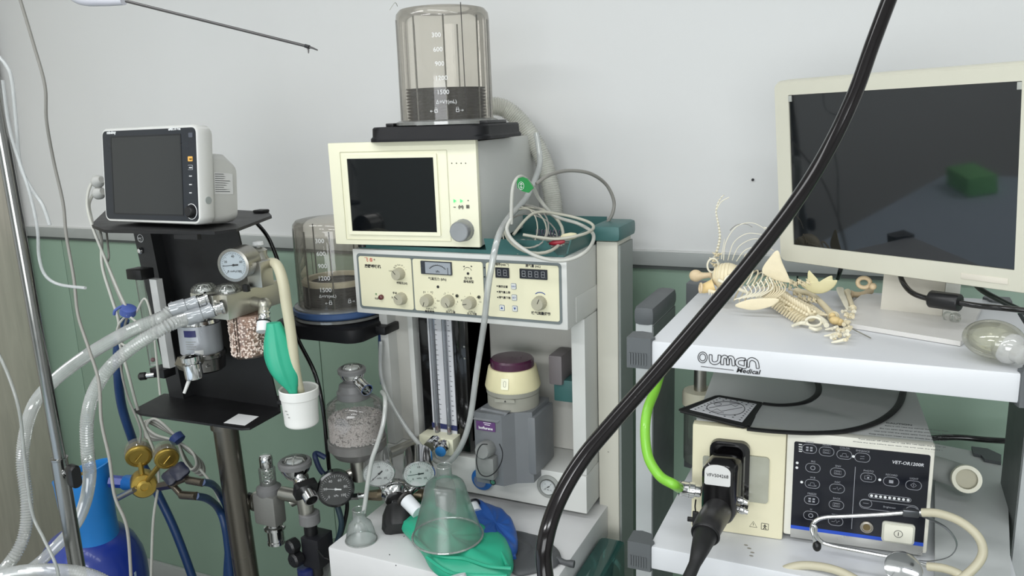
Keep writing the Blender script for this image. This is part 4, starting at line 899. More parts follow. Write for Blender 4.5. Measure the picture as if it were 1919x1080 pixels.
MB().cyl((-1.264, 1.20, .894), (-1.262, 1.20, .862), .030, n=28).done('pole_collar', blackp if 0 else steelp, st)
MB().cyl((-1.262, 1.20, .894), (-1.23, 1.20, -.09), .0262, n=32).done('pole', steelp, st)
MB().box((-1.46, 1.13, -.12), (-1.02, 1.50, -.09), .006).done('base_plate', blackp, st)
for x in (-1.43, -1.05):
    for y in (1.16, 1.46): MB().cyl((x, y - .012, -.1245), (x, y + .012, -.1245), .025, n=18).done('caster', rubber, st)
# patient monitor
PF = frame((-1.442, 1.1205, 1.3165), -.057, -.107, -.008); w_, h_ = .2805, .1875
pm = thing('patient_monitor', 'white patient monitor with black bezel, dark screen and orange alarm key on black stand', 'monitor', M=PF)
pw = mat('monitor_white', (214, 214, 210), .35, var=.02)
def lp3(x, y, z): return V((x, y, z))
def rloop(w__, h__, r_, y, cx_, cz_): return [V((cx_ + a, y, cz_ + b)) for a, b in rrect(w__, h__, r_, 6)]
cx_, cz_ = w_ / 2, h_ / 2
MB(PF).loops([rloop(w_ - .004, h_ - .004, .014, 0, cx_, cz_), rloop(w_, h_, .016, .003, cx_, cz_), rloop(w_, h_, .016, .030, cx_, cz_), rloop(w_ - .008, h_ - .008, .014, .036, cx_, cz_)]).done('front_frame', pw, pm)
MB(PF).loops([rloop(w_ - .018, .136, .012, .03, cx_, .068), rloop(w_ - .018, .136, .018, .075, cx_, .068), rloop(w_ - .022, .118, .022, .100, cx_, .062), rloop(w_ - .03, .10, .022, .104, cx_, .060)]).done('rear_housing', mat('monitor_grey_white', (198, 198, 194), .4), pm)
MB(PF).loops([rloop(w_ - .012, h_ - .012, .010, -.0015, cx_, cz_), rloop(w_ - .011, h_ - .011, .010, .001, cx_, cz_)]).done('bezel', mat('dark_blue_black', (26, 31, 38), .3), pm)
def p2(u, v, y=-.002): return onf(PF, 160 + u / 3.6, 200 + v / 3.6, y)
a, b, c_, d_ = p2(178, 210), p2(640, 193), p2(192, 720), p2(652, 724)
scx, scz = (a.x + b.x + c_.x + d_.x) / 4, (a.z + b.z + c_.z + d_.z) / 4; sw_, sh_ = ((b.x - a.x) + (d_.x - c_.x)) / 2, ((a.z - c_.z) + (b.z - d_.z)) / 2
rframe(MB(PF), V((scx, -.0012, scz)), X, Z, sw_ + .006, sh_ + .006, .002, .003, V((0, -.0008, 0))).done('screen_edge', mat('bezel_black', (14, 16, 20), .3), pm)
plate(MB(PF), V((scx, -.0012, scz)), X, Z, sw_, sh_, .001, V((0, -.0005, 0))).done('screen', mat('grey_matte_screen', (40, 42, 42), .28, var=.02, rvar=.01), pm)
PX, PZ = PF.to_3x3() @ X, PF.to_3x3() @ Z
def pk(u, v, wk, hk, m, nm, y=-.0014, rr_=.0015, par=None): 
    q = p2(u, v); q.y = y; return plate(MB(PF), q, X, Z, wk, hk, rr_, V((0, -.0008, 0))).done(nm, m, par or pm)
kk = [pk(707, 352, .0125, .0092, mat('amber_key', (232, 176, 84), .4), 'alarm_key'), pk(708, 410, .0125, .009, mat('key_outline', (190, 195, 198), .4), 'key')]
pk(708, 410, .0112, .0077, MATS['dark_blue_black'], 'key_top', y=-.0020, par=kk[1])
pk(709, 191, .011, .0085, mat('lamp_window', (78, 82, 92), .3), 'lamp_window')
for s, v, m in (('RESET', 355, ink), ('FREEZE', 413, winks), ('START', 470, winks), ('MENU', 527, winks), ('MAIN', 583, winks)):
    text(s, .0027, PF @ (p2(710, v + 2, -.0030 if v in (355, 413) else -.0018)), PX, PZ, m, pm, align='CENTER', off=.0001)
text('mindray', .0085, PF @ p2(145, 185, -.0018), PX, PZ, winks, pm, off=.0003)
text('uMEC10 Vet', .0065, PF @ p2(560, 160, -.0018), PX, PZ, winks, pm, off=.0002)
q = p2(718, 708, -.0015)
MB(PF).lathe([(.0118, 0), (.0118, .002), (.0105, .008), (.0085, .010), (.001, .0102)], q, -Y, 28).done('rotary_knob', black, pm)
MB(PF).tube([q + V((math.cos(t) * .0145, -.0006, math.sin(t) * .0145)) for t in (R(-125 + 250 * j / 24) for j in range(25))], .0006, 6).done('knob_ring', winks, pm)
q = V((w_, .019, .046)); MB(PF).cyl(q + X * -.001, q + X * .001, .0072, n=24).done('side_button', mat('side_button', (170, 176, 176), .3, .4), pm)
def side(y, z): return PF @ V((w_ - .0092 + .0004, y, z))
SYv = PF.to_3x3() @ Y
MB().prism([side(.042, .100), side(.042, .058), side(.088, .058), side(.088, .098)], PX * .0003).done('rating_label', mat('label_silver', (214, 214, 212), .5), pm)
mb = MB()
rnd = random.Random(4)
for i in range(9):
    z_ = .097 - i * .0042; mb.prism([side(.044, z_) + PX * .0003, side(.044, z_ - .0011) + PX * .0003, side(.044 + rnd.uniform(.018, .04), z_ - .0011) + PX * .0003, side(.044 + rnd.uniform(.018, .04), z_) + PX * .0003], PX * .0002)
mb.done('fine_print', ink, pm, kind='stuff')
cs = mat('connector_grey', (176, 176, 172), .45)
for (px, py) in ((184, 340), (186, 362)):
    q = W(px, py, y=1.165); i_ = thing('cable_plug', 'grey sensor plug in monitor left side, ' + ('upper of the two' if py == 340 else 'lower of the two'), 'plug', q, group=None)
    MB().lathe([(.007, -.012), (.011, -.008), (.0135, 0), (.012, .008), (.006, .014), (.001, .015)], q, V((-1, .0, -.3)), 20).done('plug_body', cs, i_)
    P = [q + V((-.010, 0, -.004)), W(px - 12, py + 4, y=1.16), W(px - 19, py + 22, y=1.15), W(px - 20 + (py > 350) * 6, py + 50, y=1.14), W(175, 430, y=1.12), W(195, 480, y=1.12), W(222, 545, y=1.12), W(236, 575, y=1.12)]
    MB().wire(P, .003, 8).done('lead', cable, i_)
MB().wire([W(184, 420, y=1.15), W(190, 450, y=1.13), W(192, 500, y=1.12), W(208, 555, y=1.12), W(222, 600, y=1.12), W(224, 640, y=1.12), W(240, 700, y=1.12), W(262, 780, y=1.14), W(290, 850, y=1.16), W(297, 900, y=1.16), W(287, 980, y=1.15), W(283, 1090, y=1.15)], .0032, 10).done('lead_cable', cable, label='pale cable falling from the monitor past the brass regulator', cat='cable')
MB().wire([W(199, 430, y=1.16), W(204, 480, y=1.13), W(202, 500, y=1.13), W(225, 560, y=1.12), W(240, 585, y=1.12)], .0022, 8).done('lead_cable', MATS['mid_grey_cable'], label='thin darker cable from beneath monitor shelf to the blue strap', cat='cable')
vs = thing('cable_strap', 'periwinkle blue hook-and-loop strap holding cables left of the stand', 'strap', W(238, 578, y=1.12))
MB().lathe([(.013, -.009), (.016, -.008), (.016, .006), (.013, .008)], W(240, 582, y=1.12), V((.5, -.1, 1)), 20).done('band', mat('periwinkle', (78, 98, 168), .6), vs)
MB().wire([W(226, 575, y=1.10), W(216, 582, y=1.09), W(214, 590, y=1.09)], .003).done('strap_end', MATS['periwinkle'], vs)
for k, pts in enumerate(([(238, 590), (222, 610), (220, 635), (240, 650), (262, 640), (262, 612), (245, 595)], [(240, 590), (232, 620), (226, 680), (238, 740), (262, 800), (262, 830)], [(256, 585), (272, 560), (285, 600), (292, 660), (300, 740)])):
    MB().wire([W(a, b, y=1.11 + .01 * k) for a, b in pts], .0024, 8).done('lead_cable', (cable, MATS['mid_grey_cable'], cable)[k], label=('pale cable looped into a ring just below the periwinkle strap', 'thin grey cable hanging beneath the periwinkle strap', 'pale cable rising behind the black-capped flow tube')[k], cat='cable')
# flow tube on the stand's left side
fs = thing('flow_tube', 'slim clear flow tube with black cap and white rail at the stand left edge', 'flow meter', W(280, 690, y=1.17))
y7 = 1.165
a = W(262, 514, y=y7); MB().box(a + V((-.024, -.014, -.010)), a + V((.020, .02, .012)), .002).done('cap', black, fs)
a, b = W(282, 524, y=y7), W(312, 690, y=y7)
MB().prism([a + V((-.004, 0, 0)), a + V((.016, 0, 0)), b + V((.010, 0, 0)), b + V((-.010, 0, 0))], V((0, .016, 0))).done('rail', mat('rail_white', (205, 206, 204), .35), fs)
a, b = W(262, 524, y=y7 - .006), W(288, 684, y=y7 - .006)
MB().cyl(a, b, .0085, n=20).done('glass_tube', clearp, fs)
MB().sph(b.lerp(a, .06), .005, 12).done('float', MATS['float_red'], fs)
q = W(308, 698, y=y7); MB().box(q + V((-.03, -.012, -.010)), q + V((.012, .02, .010)), .002).done('lower_block', black, fs)
q = W(290, 703, y=y7 - .012); MB().cyl(q, q + V((-.016, -.008, -.001)), .006, n=16).done('needle_stem', chrome, fs)
MB().lathe([(.006, 0), (.0085, .003), (.0085, .014), (.006, .017)], q + V((-.015, -.0075, -.001)), V((-1, -.5, -.1)), 16, wob=lambda t: 1 + .04 * math.cos(8 * t)).done('needle_knob', black, fs)
# absorber block
ab = thing('absorber_block', 'brushed metal breathing-circuit block with two clear domes and pellet canister on stand', 'medical equipment', (-1.15, 1.17, 1.12))
x0, x1, y0, y1, z0, z1 = -1.208, -1.114, 1.100, 1.250, 1.137, 1.186
blk = mat('satin_nickel', (186, 184, 172), .36, .8, bump=.03, bsc=300)
MB().box((x0, y0, z0), (x1, y1, z1), .0025).done('block', blk, ab)
for (px, py) in ((383, 546), (428, 547)):
    c = W(px, py, z=z1); c.z = z1
    MB().lathe([(.0245, 0), (.0245, .006), (.022, .010), (.019, .011)], c, Z, 40, wob=lambda t: 1 + .02 * math.cos(20 * t)).done('dome_ring', clear('dome_clear', (0, 0, 0)), ab)
    MB().lathe([(.021, .008), (.019, .013), (.012, .016), (.001, .0165)], c, Z, 32, cap=False).done('clear_dome', MATS['dome_clear'], ab)
    MB().lathe([(.013, .001), (.013, .004), (.011, .005)], c, Z, 28).done('valve_disc', winks, ab)
    for j in range(5):
        a = j * 2 * PI / 5; d = V((math.cos(a), math.sin(a), 0)); MB().tube([c + d * .016 + Z * .002, c + d * .010 + Z * .012, c + Z * .013], .0010, 6).done('cage_wire', MATS['white_cage'], ab)
MB().lathe([(.0185, 0), (.0185, .004), (.015, .005)], W(338, 566, y=1.15), Z, 28).done('side_ring', chrome, ab)
def port(c, n, m=chrome, r=.0115, L=.026):
    return MB().lathe([(r * 1.25, 0), (r * 1.25, .004), (r, .006), (r, L * .55), (r * 1.1, L * .6), (r * 1.1, L * .7), (r * .95, L * .75), (r * .9, L), (r * .75, L), (r * .75, L * .6)], c, n, 28, cap=False).done('hose_port', m, ab)
cA = W(376, 566, y=y0); cB = W(419, 575, y=y0)
nP = V((-.62, -.75, -.20)).normalized()
cA = W(390, 560, y=y0 - .012)
MB().box(W(404, 560, y=y0) - V((.012, .016, .010)), W(404, 560, y=y0) + V((.010, .002, .010)), .003).done('port_elbow', steel, ab)
port(cA, nP); port(cB, nP)
# gauge on the block
gP = W(438, 497, y=1.10); gn = V((.25, -.96, -.02)).normalized()
gauge(gP, gn, .0315, .052, mat('gauge_steel', (150, 148, 142), .28, .9), mat('gauge_pale_blue', (205, 216, 222), .4), ink, 185, label='round steel-cased pressure gauge on top of the absorber block', nums=('0', '20', '40', '60', '80'), word='cmH₂O', rimt=.16, body_r=.96)
MB().box(gP + V((-.006, .036, -.05)), gP + V((.03, .07, -.0)), .003).done('gauge_mount', steel, ab)
mb = W(462, 541, y=1.13); MB().box(mb - V((.006, .004, .006)), mb + V((.006, .004, .008)), .001).done('lock_lug', black, ab)
# relief valve with white push top
q = W(490, 520, y=1.205); zq_ = W(490, 460, y=1.205).z
MB().lathe([(.014, 0), (.014, .028), (.018, .030), (.018, .040), (.0155, .044), (.0165, zq_ - q.z - .010), (.012, zq_ - q.z - .006), (.004, zq_ - q.z - .004)], q, Z, 28).done('relief_valve', steel, ab)
MB().lathe([(.004, -.006), (.004, .0), (.011, .001), (.010, .007), (.001, .008)], (q.x, q.y, zq_), Z, 20).done('push_top', winks, ab)
# elbow and bag mount on the right face
e0 = W(476, 566, x=x1); e1 = e0 + V((.030, -.004, -.002))
MB().cyl(e0, e1, .011, .010, n=24).sph(e1, .0135, 18).cyl(e1, e1 + V((.005, -.012, -.018)), .010, n=24).done('elbow', blk, ab)
dn = V((.22, -.42, -.80)).normalized(); s0 = e1 + dn * .012
MB().lathe([(.0095, 0), (.0095, .003), (.0115, .004), (.0115, .007), (.0098, .008), (.0098, .012), (.0118, .013), (.0118, .019), (.0105, .021)], s0, dn, 28).done('threaded_nipple', chrome, ab)
MB().torus(s0 + dn * .023, dn, .0125, .0016).done('retaining_ring', black, ab)
# breathing bag hanging
hb = thing('breathing_bag', 'bright green breathing bag hanging from the absorber block over the white jar', 'bag', W(530, 740, y=1.09))
n0 = s0 + dn * .022; n1 = s0 + dn * .044
MB().cyl(n0, n1, .0128, .0135, n=28).done('neck_collar', white, hb)
yc = n1.y
cl = [(513, 605, 13), (516, 618, 17), (520, 640, 24), (526, 668, 29), (534, 695, 27), (541, 715, 19), (547, 730, 10), (551, 742, 6.5), (553, 752, 5)]
rings = []
n_ = 56
for px, py, hw in cl:
    c = W(px, py, y=yc); r_ = pxr(c, hw * 2)
    wd = ray(px, py).cross(Z).normalized(); dd_ = Z.cross(wd)
    rings.append([c + (wd * math.cos(t) + dd_ * .62 * math.sin(t)) * r_ * (1 + .10 * max(0, math.cos(4 * t + .7)) ** 8 - .06 * math.cos(4 * t)) for t in (2 * PI * j / n_ for j in range(n_))])
rings.append([rings[-1][0].lerp(p, .3) - Z * .003 for p in rings[-1]])
def smooth_rings(rg, k=4):
    out = []
    cols = [spline([r_[j] for r_ in rg], k) for j in range(len(rg[0]))]
    return [[c_[i] for c_ in cols] for i in range(len(cols[0]))]
MB().loops(smooth_rings(rings)).done('bag_body', gb, hb, ang=70)
# translucent cream sleeve hose
MB().tube(spline([W(496, 500, y=1.19), W(508, 492, y=1.18), W(520, 499, y=1.16), W(530, 528, y=1.15), W(537, 572, y=1.15), W(546, 630, y=1.15), W(553, 690, y=1.15), W(562, 735, y=1.16)], 8), lambda t: .0078 + .0026 * math.sin(min(1, t * 2.2) * PI * .5) - .003 * max(0, t - .55), 20).done('cream_hose', mat('aged_rubber_cream', (196, 191, 164), .42), label='cream rubber sleeve hose drooping into the white jar', cat='hose')
jr = thing('plastic_jar', 'white plastic jar hanging beside the stand lower shelf, green tail over rim', 'jar', W(565, 800, y=1.15))
c = W(566, 795, y=1.165); tz_ = W(562, 727, y=1.165).z; r_ = pxr(c, 74) / 1.06; H_ = tz_ - c.z
MB().lathe([(r_ * .80, 0), (r_ * .88, .003), (r_ * .94, H_ * .55), (r_ * .97, H_ * .74), (r_ * 1.02, H_ * .76), (r_ * 1.04, H_ * .98), (r_ * 1.0, H_), (r_ * .93, H_ * .97), (r_ * .90, .006), (.001, .005)], c, Z, 48, cap=False).done('jar_body', mat('milky_white_plastic', (226, 226, 222), .38, var=.02), jr)
MB().box((c.x - .05, c.y - .01, c.z + H_ * .5), (c.x - r_ * .8, c.y + .02, c.z + H_ * .6), .002).done('bracket', blackp, jr)
mb = MB()
for i in range(3): q = W(534 + i * 3, 772 + i * 6, y=c.y - r_ * .93); mb.box(q, q + V((.006 - i * .001, .0006, .002)))
mb.done('faded_print', mat('faded_print', (150, 150, 146), .6), jr, kind='stuff')
# pellet canister beneath the block
cc = W(464, 600, y=1.16); r_ = pxr(cc, 76) / 1.08; zb_ = W(464, 676, y=1.16 - r_).z
MB().lathe([(r_, z0), (r_ * .98, zb_ + .004), (r_ * .94, zb_)], (cc.x, cc.y, 0), Z, 40).done('canister_glass', clear('canister_clear', (225, 212, 205), .05, .05), ab)
MB().lathe([(r_ * .9, z0), (r_ * .88, zb_ + .003)], (cc.x, cc.y, 0), Z, 28).done('pellet_core', mat('pellet_shadow', (196, 178, 166), .9), ab)
pellets('pellets', mat('cream_pellets', (228, 212, 200), .75, var=.05), ab, (cc.x, cc.y), r_ * .92, zb_ + .004, z0 - .006, 1700, .0023, .0080, 9)
mb = MB(); a_ = math.atan2(-cc.y, -cc.x) - .75
for da in (0, .16): mb.box(V((cc.x + r_ * math.cos(a_ + da) - .0008, cc.y + r_ * math.sin(a_ + da) - .0008, zb_)), V((cc.x + r_ * math.cos(a_ + da) + .0008, cc.y + r_ * math.sin(a_ + da) + .0008, z0)))
mb.done('seam', mat('brown_seam', (70, 56, 46), .5), ab)
# agent vaporizer on the stand
va2 = thing('agent_vaporizer', 'steel cylinder vaporizer with white label wrap and lever tap, on the black stand', 'vaporizer', W(380, 730, y=1.18))
cv = W(377, 640, y=1.195); r_ = pxr(cv, 84) / 1.1; zt, zm, zl_ = W(377, 616, y=1.16).z, W(380, 672, y=1.15).z, W(385, 708, y=1.15).z
cv0 = V((cv.x, cv.y, 0))
wrap = mat('label_wrap', (176, 180, 186), .3, .35)
MB().lathe([(r_, zm), (r_, zt)], cv0, Z, 44).done('label_body', wrap, va2)
MB().lathe([(r_ * .98, zt), (r_ * 1.02, zt + .003), (r_ * .98, zt + .010), (r_ * .7, zt + .014), (r_ * .7, zt + .022), (r_ * .5, zt + .026)], cv0, Z, 40).done('top_cap', chrome, va2)
MB().lathe([(r_ * .80, zl_), (r_ * .92, zl_ + .004), (r_ * .96, zm - .012), (r_ * 1.03, zm - .010), (r_ * 1.03, zm - .003), (r_, zm)], cv0 + V((.006, 0, 0)), Z, 44).done('lower_ring', mat('dark_chrome', (120, 118, 116), .2, 1), va2)
av = math.atan2(-cv.y, -cv.x) - .25
for k, s in enumerate(()): pass
def wrapq(a0, a1, za, zb2, rr_, m, nm, par):
    vs = []; n = 8; mb = MB()
    for z_ in (za, zb2):
        for j in range(n + 1):
            a = a0 + (a1 - a0) * j / n; vs.append(V((cv.x + rr_ * math.cos(a), cv.y + rr_ * math.sin(a), z_)))
    mb.add(vs, [(j, j + 1, n + 2 + j, n + 1 + j) for j in range(n)]); return mb.done(nm, m, par)
wrapq(av - .55, av + .05, zt - .020, zt - .006, r_ + .0005, mat('navy_label', (38, 40, 92), .4), 'navy_patch', va2)
wrapq(av - .1, av + .30, zm + .002, zm + .012, r_ + .0006, winks, 'white_patch', va2)
for i in range(4): wrapq(av - .5, av + .0 - .1 * (i % 2), zm + .030 - i * .005, zm + .0312 - i * .005, r_ + .0006, MATS['mid_grey_cable'], 'fine_print', va2)
wrapq(av + .32, av + .95, zm - .026, zm - .012, r_ * 1.02 + .0012, winks, 'warning_label', va2)
for i in range(3): wrapq(av + .38, av + .90, zm - .0145 - i * .0042, zm - .0160 - i * .0042, r_ * 1.02 + .0018, ink, 'fine_print', va2)
MB().lathe([(.020, 0), (.022, .002), (.022, .006), (.018, .010), (.010, .012)], V((cv.x - .012, cv.y - .04, zt + .004)), Z, 28).cyl(V((cv.x - .03, cv.y - .05, zt + .012)), V((cv.x + .02, cv.y - .05, zt + .020)), .007, n=16).done('clear_knob', clearp, va2)
q = W(361, 690, y=1.11)
MB().lathe([(.0165, -.022), (.0175, -.018), (.0175, .008), (.014, .010), (.014, .014), (.019, .015), (.019, .024), (.012, .028), (.006, .030)], q, V((-.1, 0, 1)), 28).done('filler', chrome, va2)
MB().cyl(q + V((-.004, -.008, -.022)), q + V((-.010, -.020, -.048)), .004, .003, n=12).done('lever', mat('lever_white', (215, 215, 212), .35), va2)
MB().cyl(q + V((-.012, .0, .005)), q + V((-.040, .012, .004)), .014, .016, n=6).done('union_nut', mat('worn_nickel', (128, 124, 112), .4, .8), va2)
MB().cyl(q + V((0, 0, .0)), cv0 + Z * q.z, .012, n=16).done('filler_arm', steel, va2)
# ------------------------------------------------------------ corrugated breathing tubes
def corr(pts, r, lab, g='corrugated breathing tubes'):
    P = spline(pts, 14); return MB().tube(resample(P, .0027), r, 18, corr=.78).done('corrugated_tube', clear('breathing_tube', (238, 240, 238), .07, .34, (232, 234, 232)), label=lab, cat='hose', flat=True)
dA = cA + nP * .020; dB = cB + nP * .020
cuff = clear('cuff_plastic', (222, 226, 228), .08, .40, (214, 218, 222))
for k, dd in enumerate((dA, dB)):
    MB().lathe([(.0135, 0), (.0135, .006), (.0125, .008), (.0125, .020), (.0145, .022), (.0145, .046), (.013, .050), (.011, .05), (.011, .0)], dd, nP, 28, cap=False).done('hose_cuff', cuff, label=('frosted hose cuff on rear port of the metal block', 'frosted hose cuff on front port of the metal block')[k], cat='cuff')
sA = dA + nP * .048; sB = dB + nP * .048
corr([sA, W(300, 597, y=1.02), W(240, 622, y=1.0), W(170, 662, y=.99), W(108, 708, y=.99), W(66, 755, y=.985), W(48, 810, y=.98), W(42, 870, y=.97), W(50, 940, y=.95), W(46, 1000, y=.93), W(22, 1050, y=.90), W(-20, 1090, y=.88), W(-100, 1130, y=.85)], .0128, 'clear corrugated breathing tube passing behind the chrome pole, farthest left')
corr([sB, W(310, 613, y=1.0), W(250, 650, y=.97), W(205, 690, y=.95), W(176, 735, y=.94), W(163, 790, y=.94), W(164, 850, y=.94), W(168, 890, y=.95), W(160, 940, y=.97), W(140, 985, y=.98), W(100, 1030, y=.98), W(60, 1065, y=.96), W(0, 1100, y=.92)], .0122, 'clear corrugated breathing tube passing behind the black clamp knob')
corr([W(-20, 1085, y=.82), W(40, 1072, y=.82), W(110, 1070, y=.83), W(170, 1080, y=.84), W(230, 1110, y=.85)], .0125, 'clear corrugated breathing tube lying across the bottom left corner')
# ------------------------------------------------------------ infusion pole
ip = thing('infusion_pole', 'chrome infusion pole with black clamp knob standing in front of the wood cupboard', 'pole', (-1.383, .9, 0))
polem = mat('dull_chrome', (150, 150, 148), .2, 1)
zc = W(112, 862, y=.9).z
MB().cyl((-1.375, .9, zc - .01), (-1.400, .9, 2.15), .0108, n=28).done('upper_pole', polem, ip)
MB().lathe([(.0145, -.03), (.0145, zc), (.0155, zc + .001), (.0155, zc + .004), (.011, zc + .005)], (-1.378, .9, 0), Z, 28).done('lower_pole', polem, ip)
q = V((-1.378, .9, W(130, 886, y=.9).z)); sd = V((.95, -.15, 0)).normalized()
MB().cyl(q + sd * .012, q + sd * .040, .0045, n=14).cyl(q + sd * .012, q + sd * .022, .007, n=6).done('clamp_screw', chrome, ip)
kq = q + sd * .045
rg = [[kq + sd * t + V((0, 0, 1)) * b + V((.15, .95, 0)) * a for a, b in rrect(.020 * s_, .044 * s_, .009)] for t, s_ in ((-.010, .9), (-.007, 1), (.009, 1), (.012, .88))]
MB().loops(rg).done('clamp_knob', black, ip)
for k in range(5):
    a = k * 2 * PI / 5 + .3; e = V((-1.378 + .2 * math.cos(a), .88 + .2 * math.sin(a), -.09)); MB().tube([(-1.378, .9, -.04), e], .012, 10).done('leg', polem, ip); MB().cyl(e + V((-.01, 0, -.033)), e + V((.01, 0, -.033)), .026, n=16).done('caster', rubber, ip)
for s_ in (-1, 1): MB().tube(spline([V((-1.40, .9, 2.14)), V((-1.40 + s_ * .06, .9, 2.16)), V((-1.40 + s_ * .10, .9, 2.14)), V((-1.40 + s_ * .11, .9, 2.17))], 6), .004, 8).done('hook', polem, ip)
# cables and clear tubes hanging at the left
MB().wire([W(20, -60, y=.98), W(38, 0, y=.98), W(62, 80, y=.98), W(84, 160, y=.98), W(87, 225, y=.98), W(100, 300, y=.99), W(118, 380, y=.99), W(124, 440, y=.98), W(138, 520, y=.96), W(146, 590, y=.94), W(165, 650, y=.92), W(185, 715, y=.90), W(190, 790, y=.88), W(205, 860, y=.87), W(215, 930, y=.86), W(238, 990, y=.86), W(246, 1090, y=.85)], .0028, 10, 10).done('grey_cable', MATS['mid_grey_cable'], label='long wavy grey cable hanging from the top left past the blue cylinder', cat='cable')
brt = clear('bright_tube', (240, 242, 242), .04, .34, (228, 230, 230), rough=.35)
MB().wire([W(-10, 100, y=.86), W(10, 120, y=.86), W(22, 150, y=.86), W(30, 230, y=.86), W(38, 310, y=.86), W(60, 355, y=.86), W(80, 385, y=.86), W(93, 422, y=.86)], .003, 10).done('clear_line', brt, label='bright clear line ending on the white wall just right of the pole', cat='tube')
MB().wire([W(5, 150, y=.85), W(20, 250, y=.85), W(55, 360, y=.85), W(70, 430, y=.85), W(73, 480, y=.85), W(84, 515, y=.85), W(110, 533, y=.85), W(160, 540, y=.85)], .0026, 10).done('clear_line', brt, label='clear line curving to a free end over the green panel', cat='tube')
MB().wire([W(-10, 650, y=.80), W(14, 700, y=.80), W(36, 770, y=.80), W(46, 860, y=.80), W(60, 960, y=.80), W(82, 1010, y=.80), W(105, 1060, y=.80), W(112, 1100, y=.8)], .0028, 10).done('clear_line', clear('dull_tube', (205, 208, 204), .06, .35), label='dull thin line drooping across the wood cupboard at far left', cat='tube')
# laparoscopic grasper
gr = thing('grasping_forceps', 'long thin dark grasping forceps pointing right near the top left', 'forceps', W(400, 40, y=1.0))
a, b = W(236, 2, y=.98), W(572, 86, y=1.02)
MB().cyl(a, b, .0024, .0022, n=14).done('shaft', mat('dark_shaft', (92, 90, 90), .35, .7), gr)
MB().cyl(b, W(580, 88.5, y=1.02), .0028, n=12).done('collar', ink, gr)
MB().tube([W(578, 88, y=1.02), W(586, 90, y=1.02), W(595, 94, y=1.02)], lambda t: .002 - .001 * t, 8).done('jaw', MATS['dark_shaft'], gr)
MB().tube([W(576, 88, y=1.02), W(578, 94, y=1.02), W(578, 100, y=1.02)], lambda t: .0018 - .0009 * t, 8).done('jaw', MATS['dark_shaft'], gr)
hp = [W(116, -30, y=.97), W(150, -4, y=.975), W(190, 1, y=.98), W(232, 1, y=.98)]
MB().tube(spline(hp, 8), lambda t: .013 - .006 * t, 18).done('handle', mat('pale_handle', (196, 196, 204), .35), gr)
MB().wire([W(110, -30, y=.97), W(90, -70, y=.97), W(110, -110, y=.97), W(150, -100, y=.97), W(150, -50, y=.97)], .006, 10).done('finger_ring', MATS['pale_handle'], gr)
# ------------------------------------------------------------ blue gas cylinder
gc = thing('gas_cylinder', 'dark blue gas cylinder with paper label and bright blue open cap guard', 'gas cylinder', (-1.66, 1.12, 0))
cyg = 1.12; cxg = W(172, 1060, y=cyg).x; rg_ = pxr((cxg, cyg, .45), 228) / 1.22
zs_ = W(172, 1050, y=cyg).z
cylb = mat('cylinder_blue', (28, 52, 140), .3, var=.12, sc=12, coat=.3)
c0_ = V((cxg, cyg, 0))
MB().lathe([(rg_ * .9, -.149), (rg_, -.12), (rg_, zs_ - .03), (rg_ * .96, zs_ + .0), (rg_ * .85, zs_ + .035), (rg_ * .68, zs_ + .062), (rg_ * .40, zs_ + .082)], c0_, Z, 56).done('body', cylb, gc)
gx, gy = W(162, 940, y=cyg).x, cyg
gz0, gz1 = zs_ + .075, W(162, 872, y=cyg).z
rgd = pxr((gx, gy, gz0), 118) / 1.22
capb = mat('cap_guard_blue', (32, 124, 200), .38, var=.05)
n_ = 48; prof = [(rgd * .98, gz0 - .02), (rgd * .94, gz0 + .03), (rgd * .94, gz0 + .06), (rgd * .99, gz1 - .04), (rgd * 1.02, gz1)]
outer = []; 
for r_, z_ in prof:
    outer.append([V((gx + r_ * math.cos(t), gy + r_ * math.sin(t), z_ - (.034 * (0.5 - .5 * math.cos(t - .3)) if z_ == gz1 else 0))) for t in (2 * PI * j / n_ for j in range(n_))])
inner = [[p + (V((gx, gy, p.z)) - p).normalized() * .005 for p in ring] for ring in outer[::-1]]
MB().loops(outer + inner, cap=False).done('cap_guard', capb, gc)
MB().cyl((gx, gy, gz0), (gx, gy, gz1 - .05), .022, n=20).sph((gx, gy, gz1 - .05), .028, 14).done('valve', mat('brass', (168, 140, 76), .3, .9), gc)
ag = math.atan2(-cyg, -cxg)
def gwrap(a0, a1, za, zb2, m, nm, rr_=None, skew=0):
    rr_ = rr_ or rg_ + .0008; n = 10; vs = []
    for z_ in (za, zb2):
        for j in range(n + 1):
            a = a0 + (a1 - a0) * j / n; vs.append(V((cxg + rr_ * math.cos(a), cyg + rr_ * math.sin(a), z_ + skew * j / n)))
    return MB().add(vs, [(j, j + 1, n + 2 + j, n + 1 + j) for j in range(n)]).done(nm, m, gc)
gwrap(ag - .28, ag + .32, zs_ - .085, zs_ - .012, mat('worn_paper_label', (176, 160, 190), .6, var=.15, sc=40), 'paper_label', skew=.008)
gwrap(ag - .40, ag - .28, zs_ - .13, zs_ - .075, winks, 'small_tag')
for i in range(3): gwrap(ag - .38, ag - .31, zs_ - .09 - i * .014, zs_ - .084 - i * .014, ink, 'tag_print', rg_ + .0014)
for i, (da, dz) in enumerate(((.62, -.055), (.75, -.03), (.70, -.09), (.5, -.14))): gwrap(ag + da, ag + da + .06, zs_ + dz, zs_ + dz + .012, mat('paint_chip', (170, 190, 215), .6), 'paint_chip', rg_ + .0007)
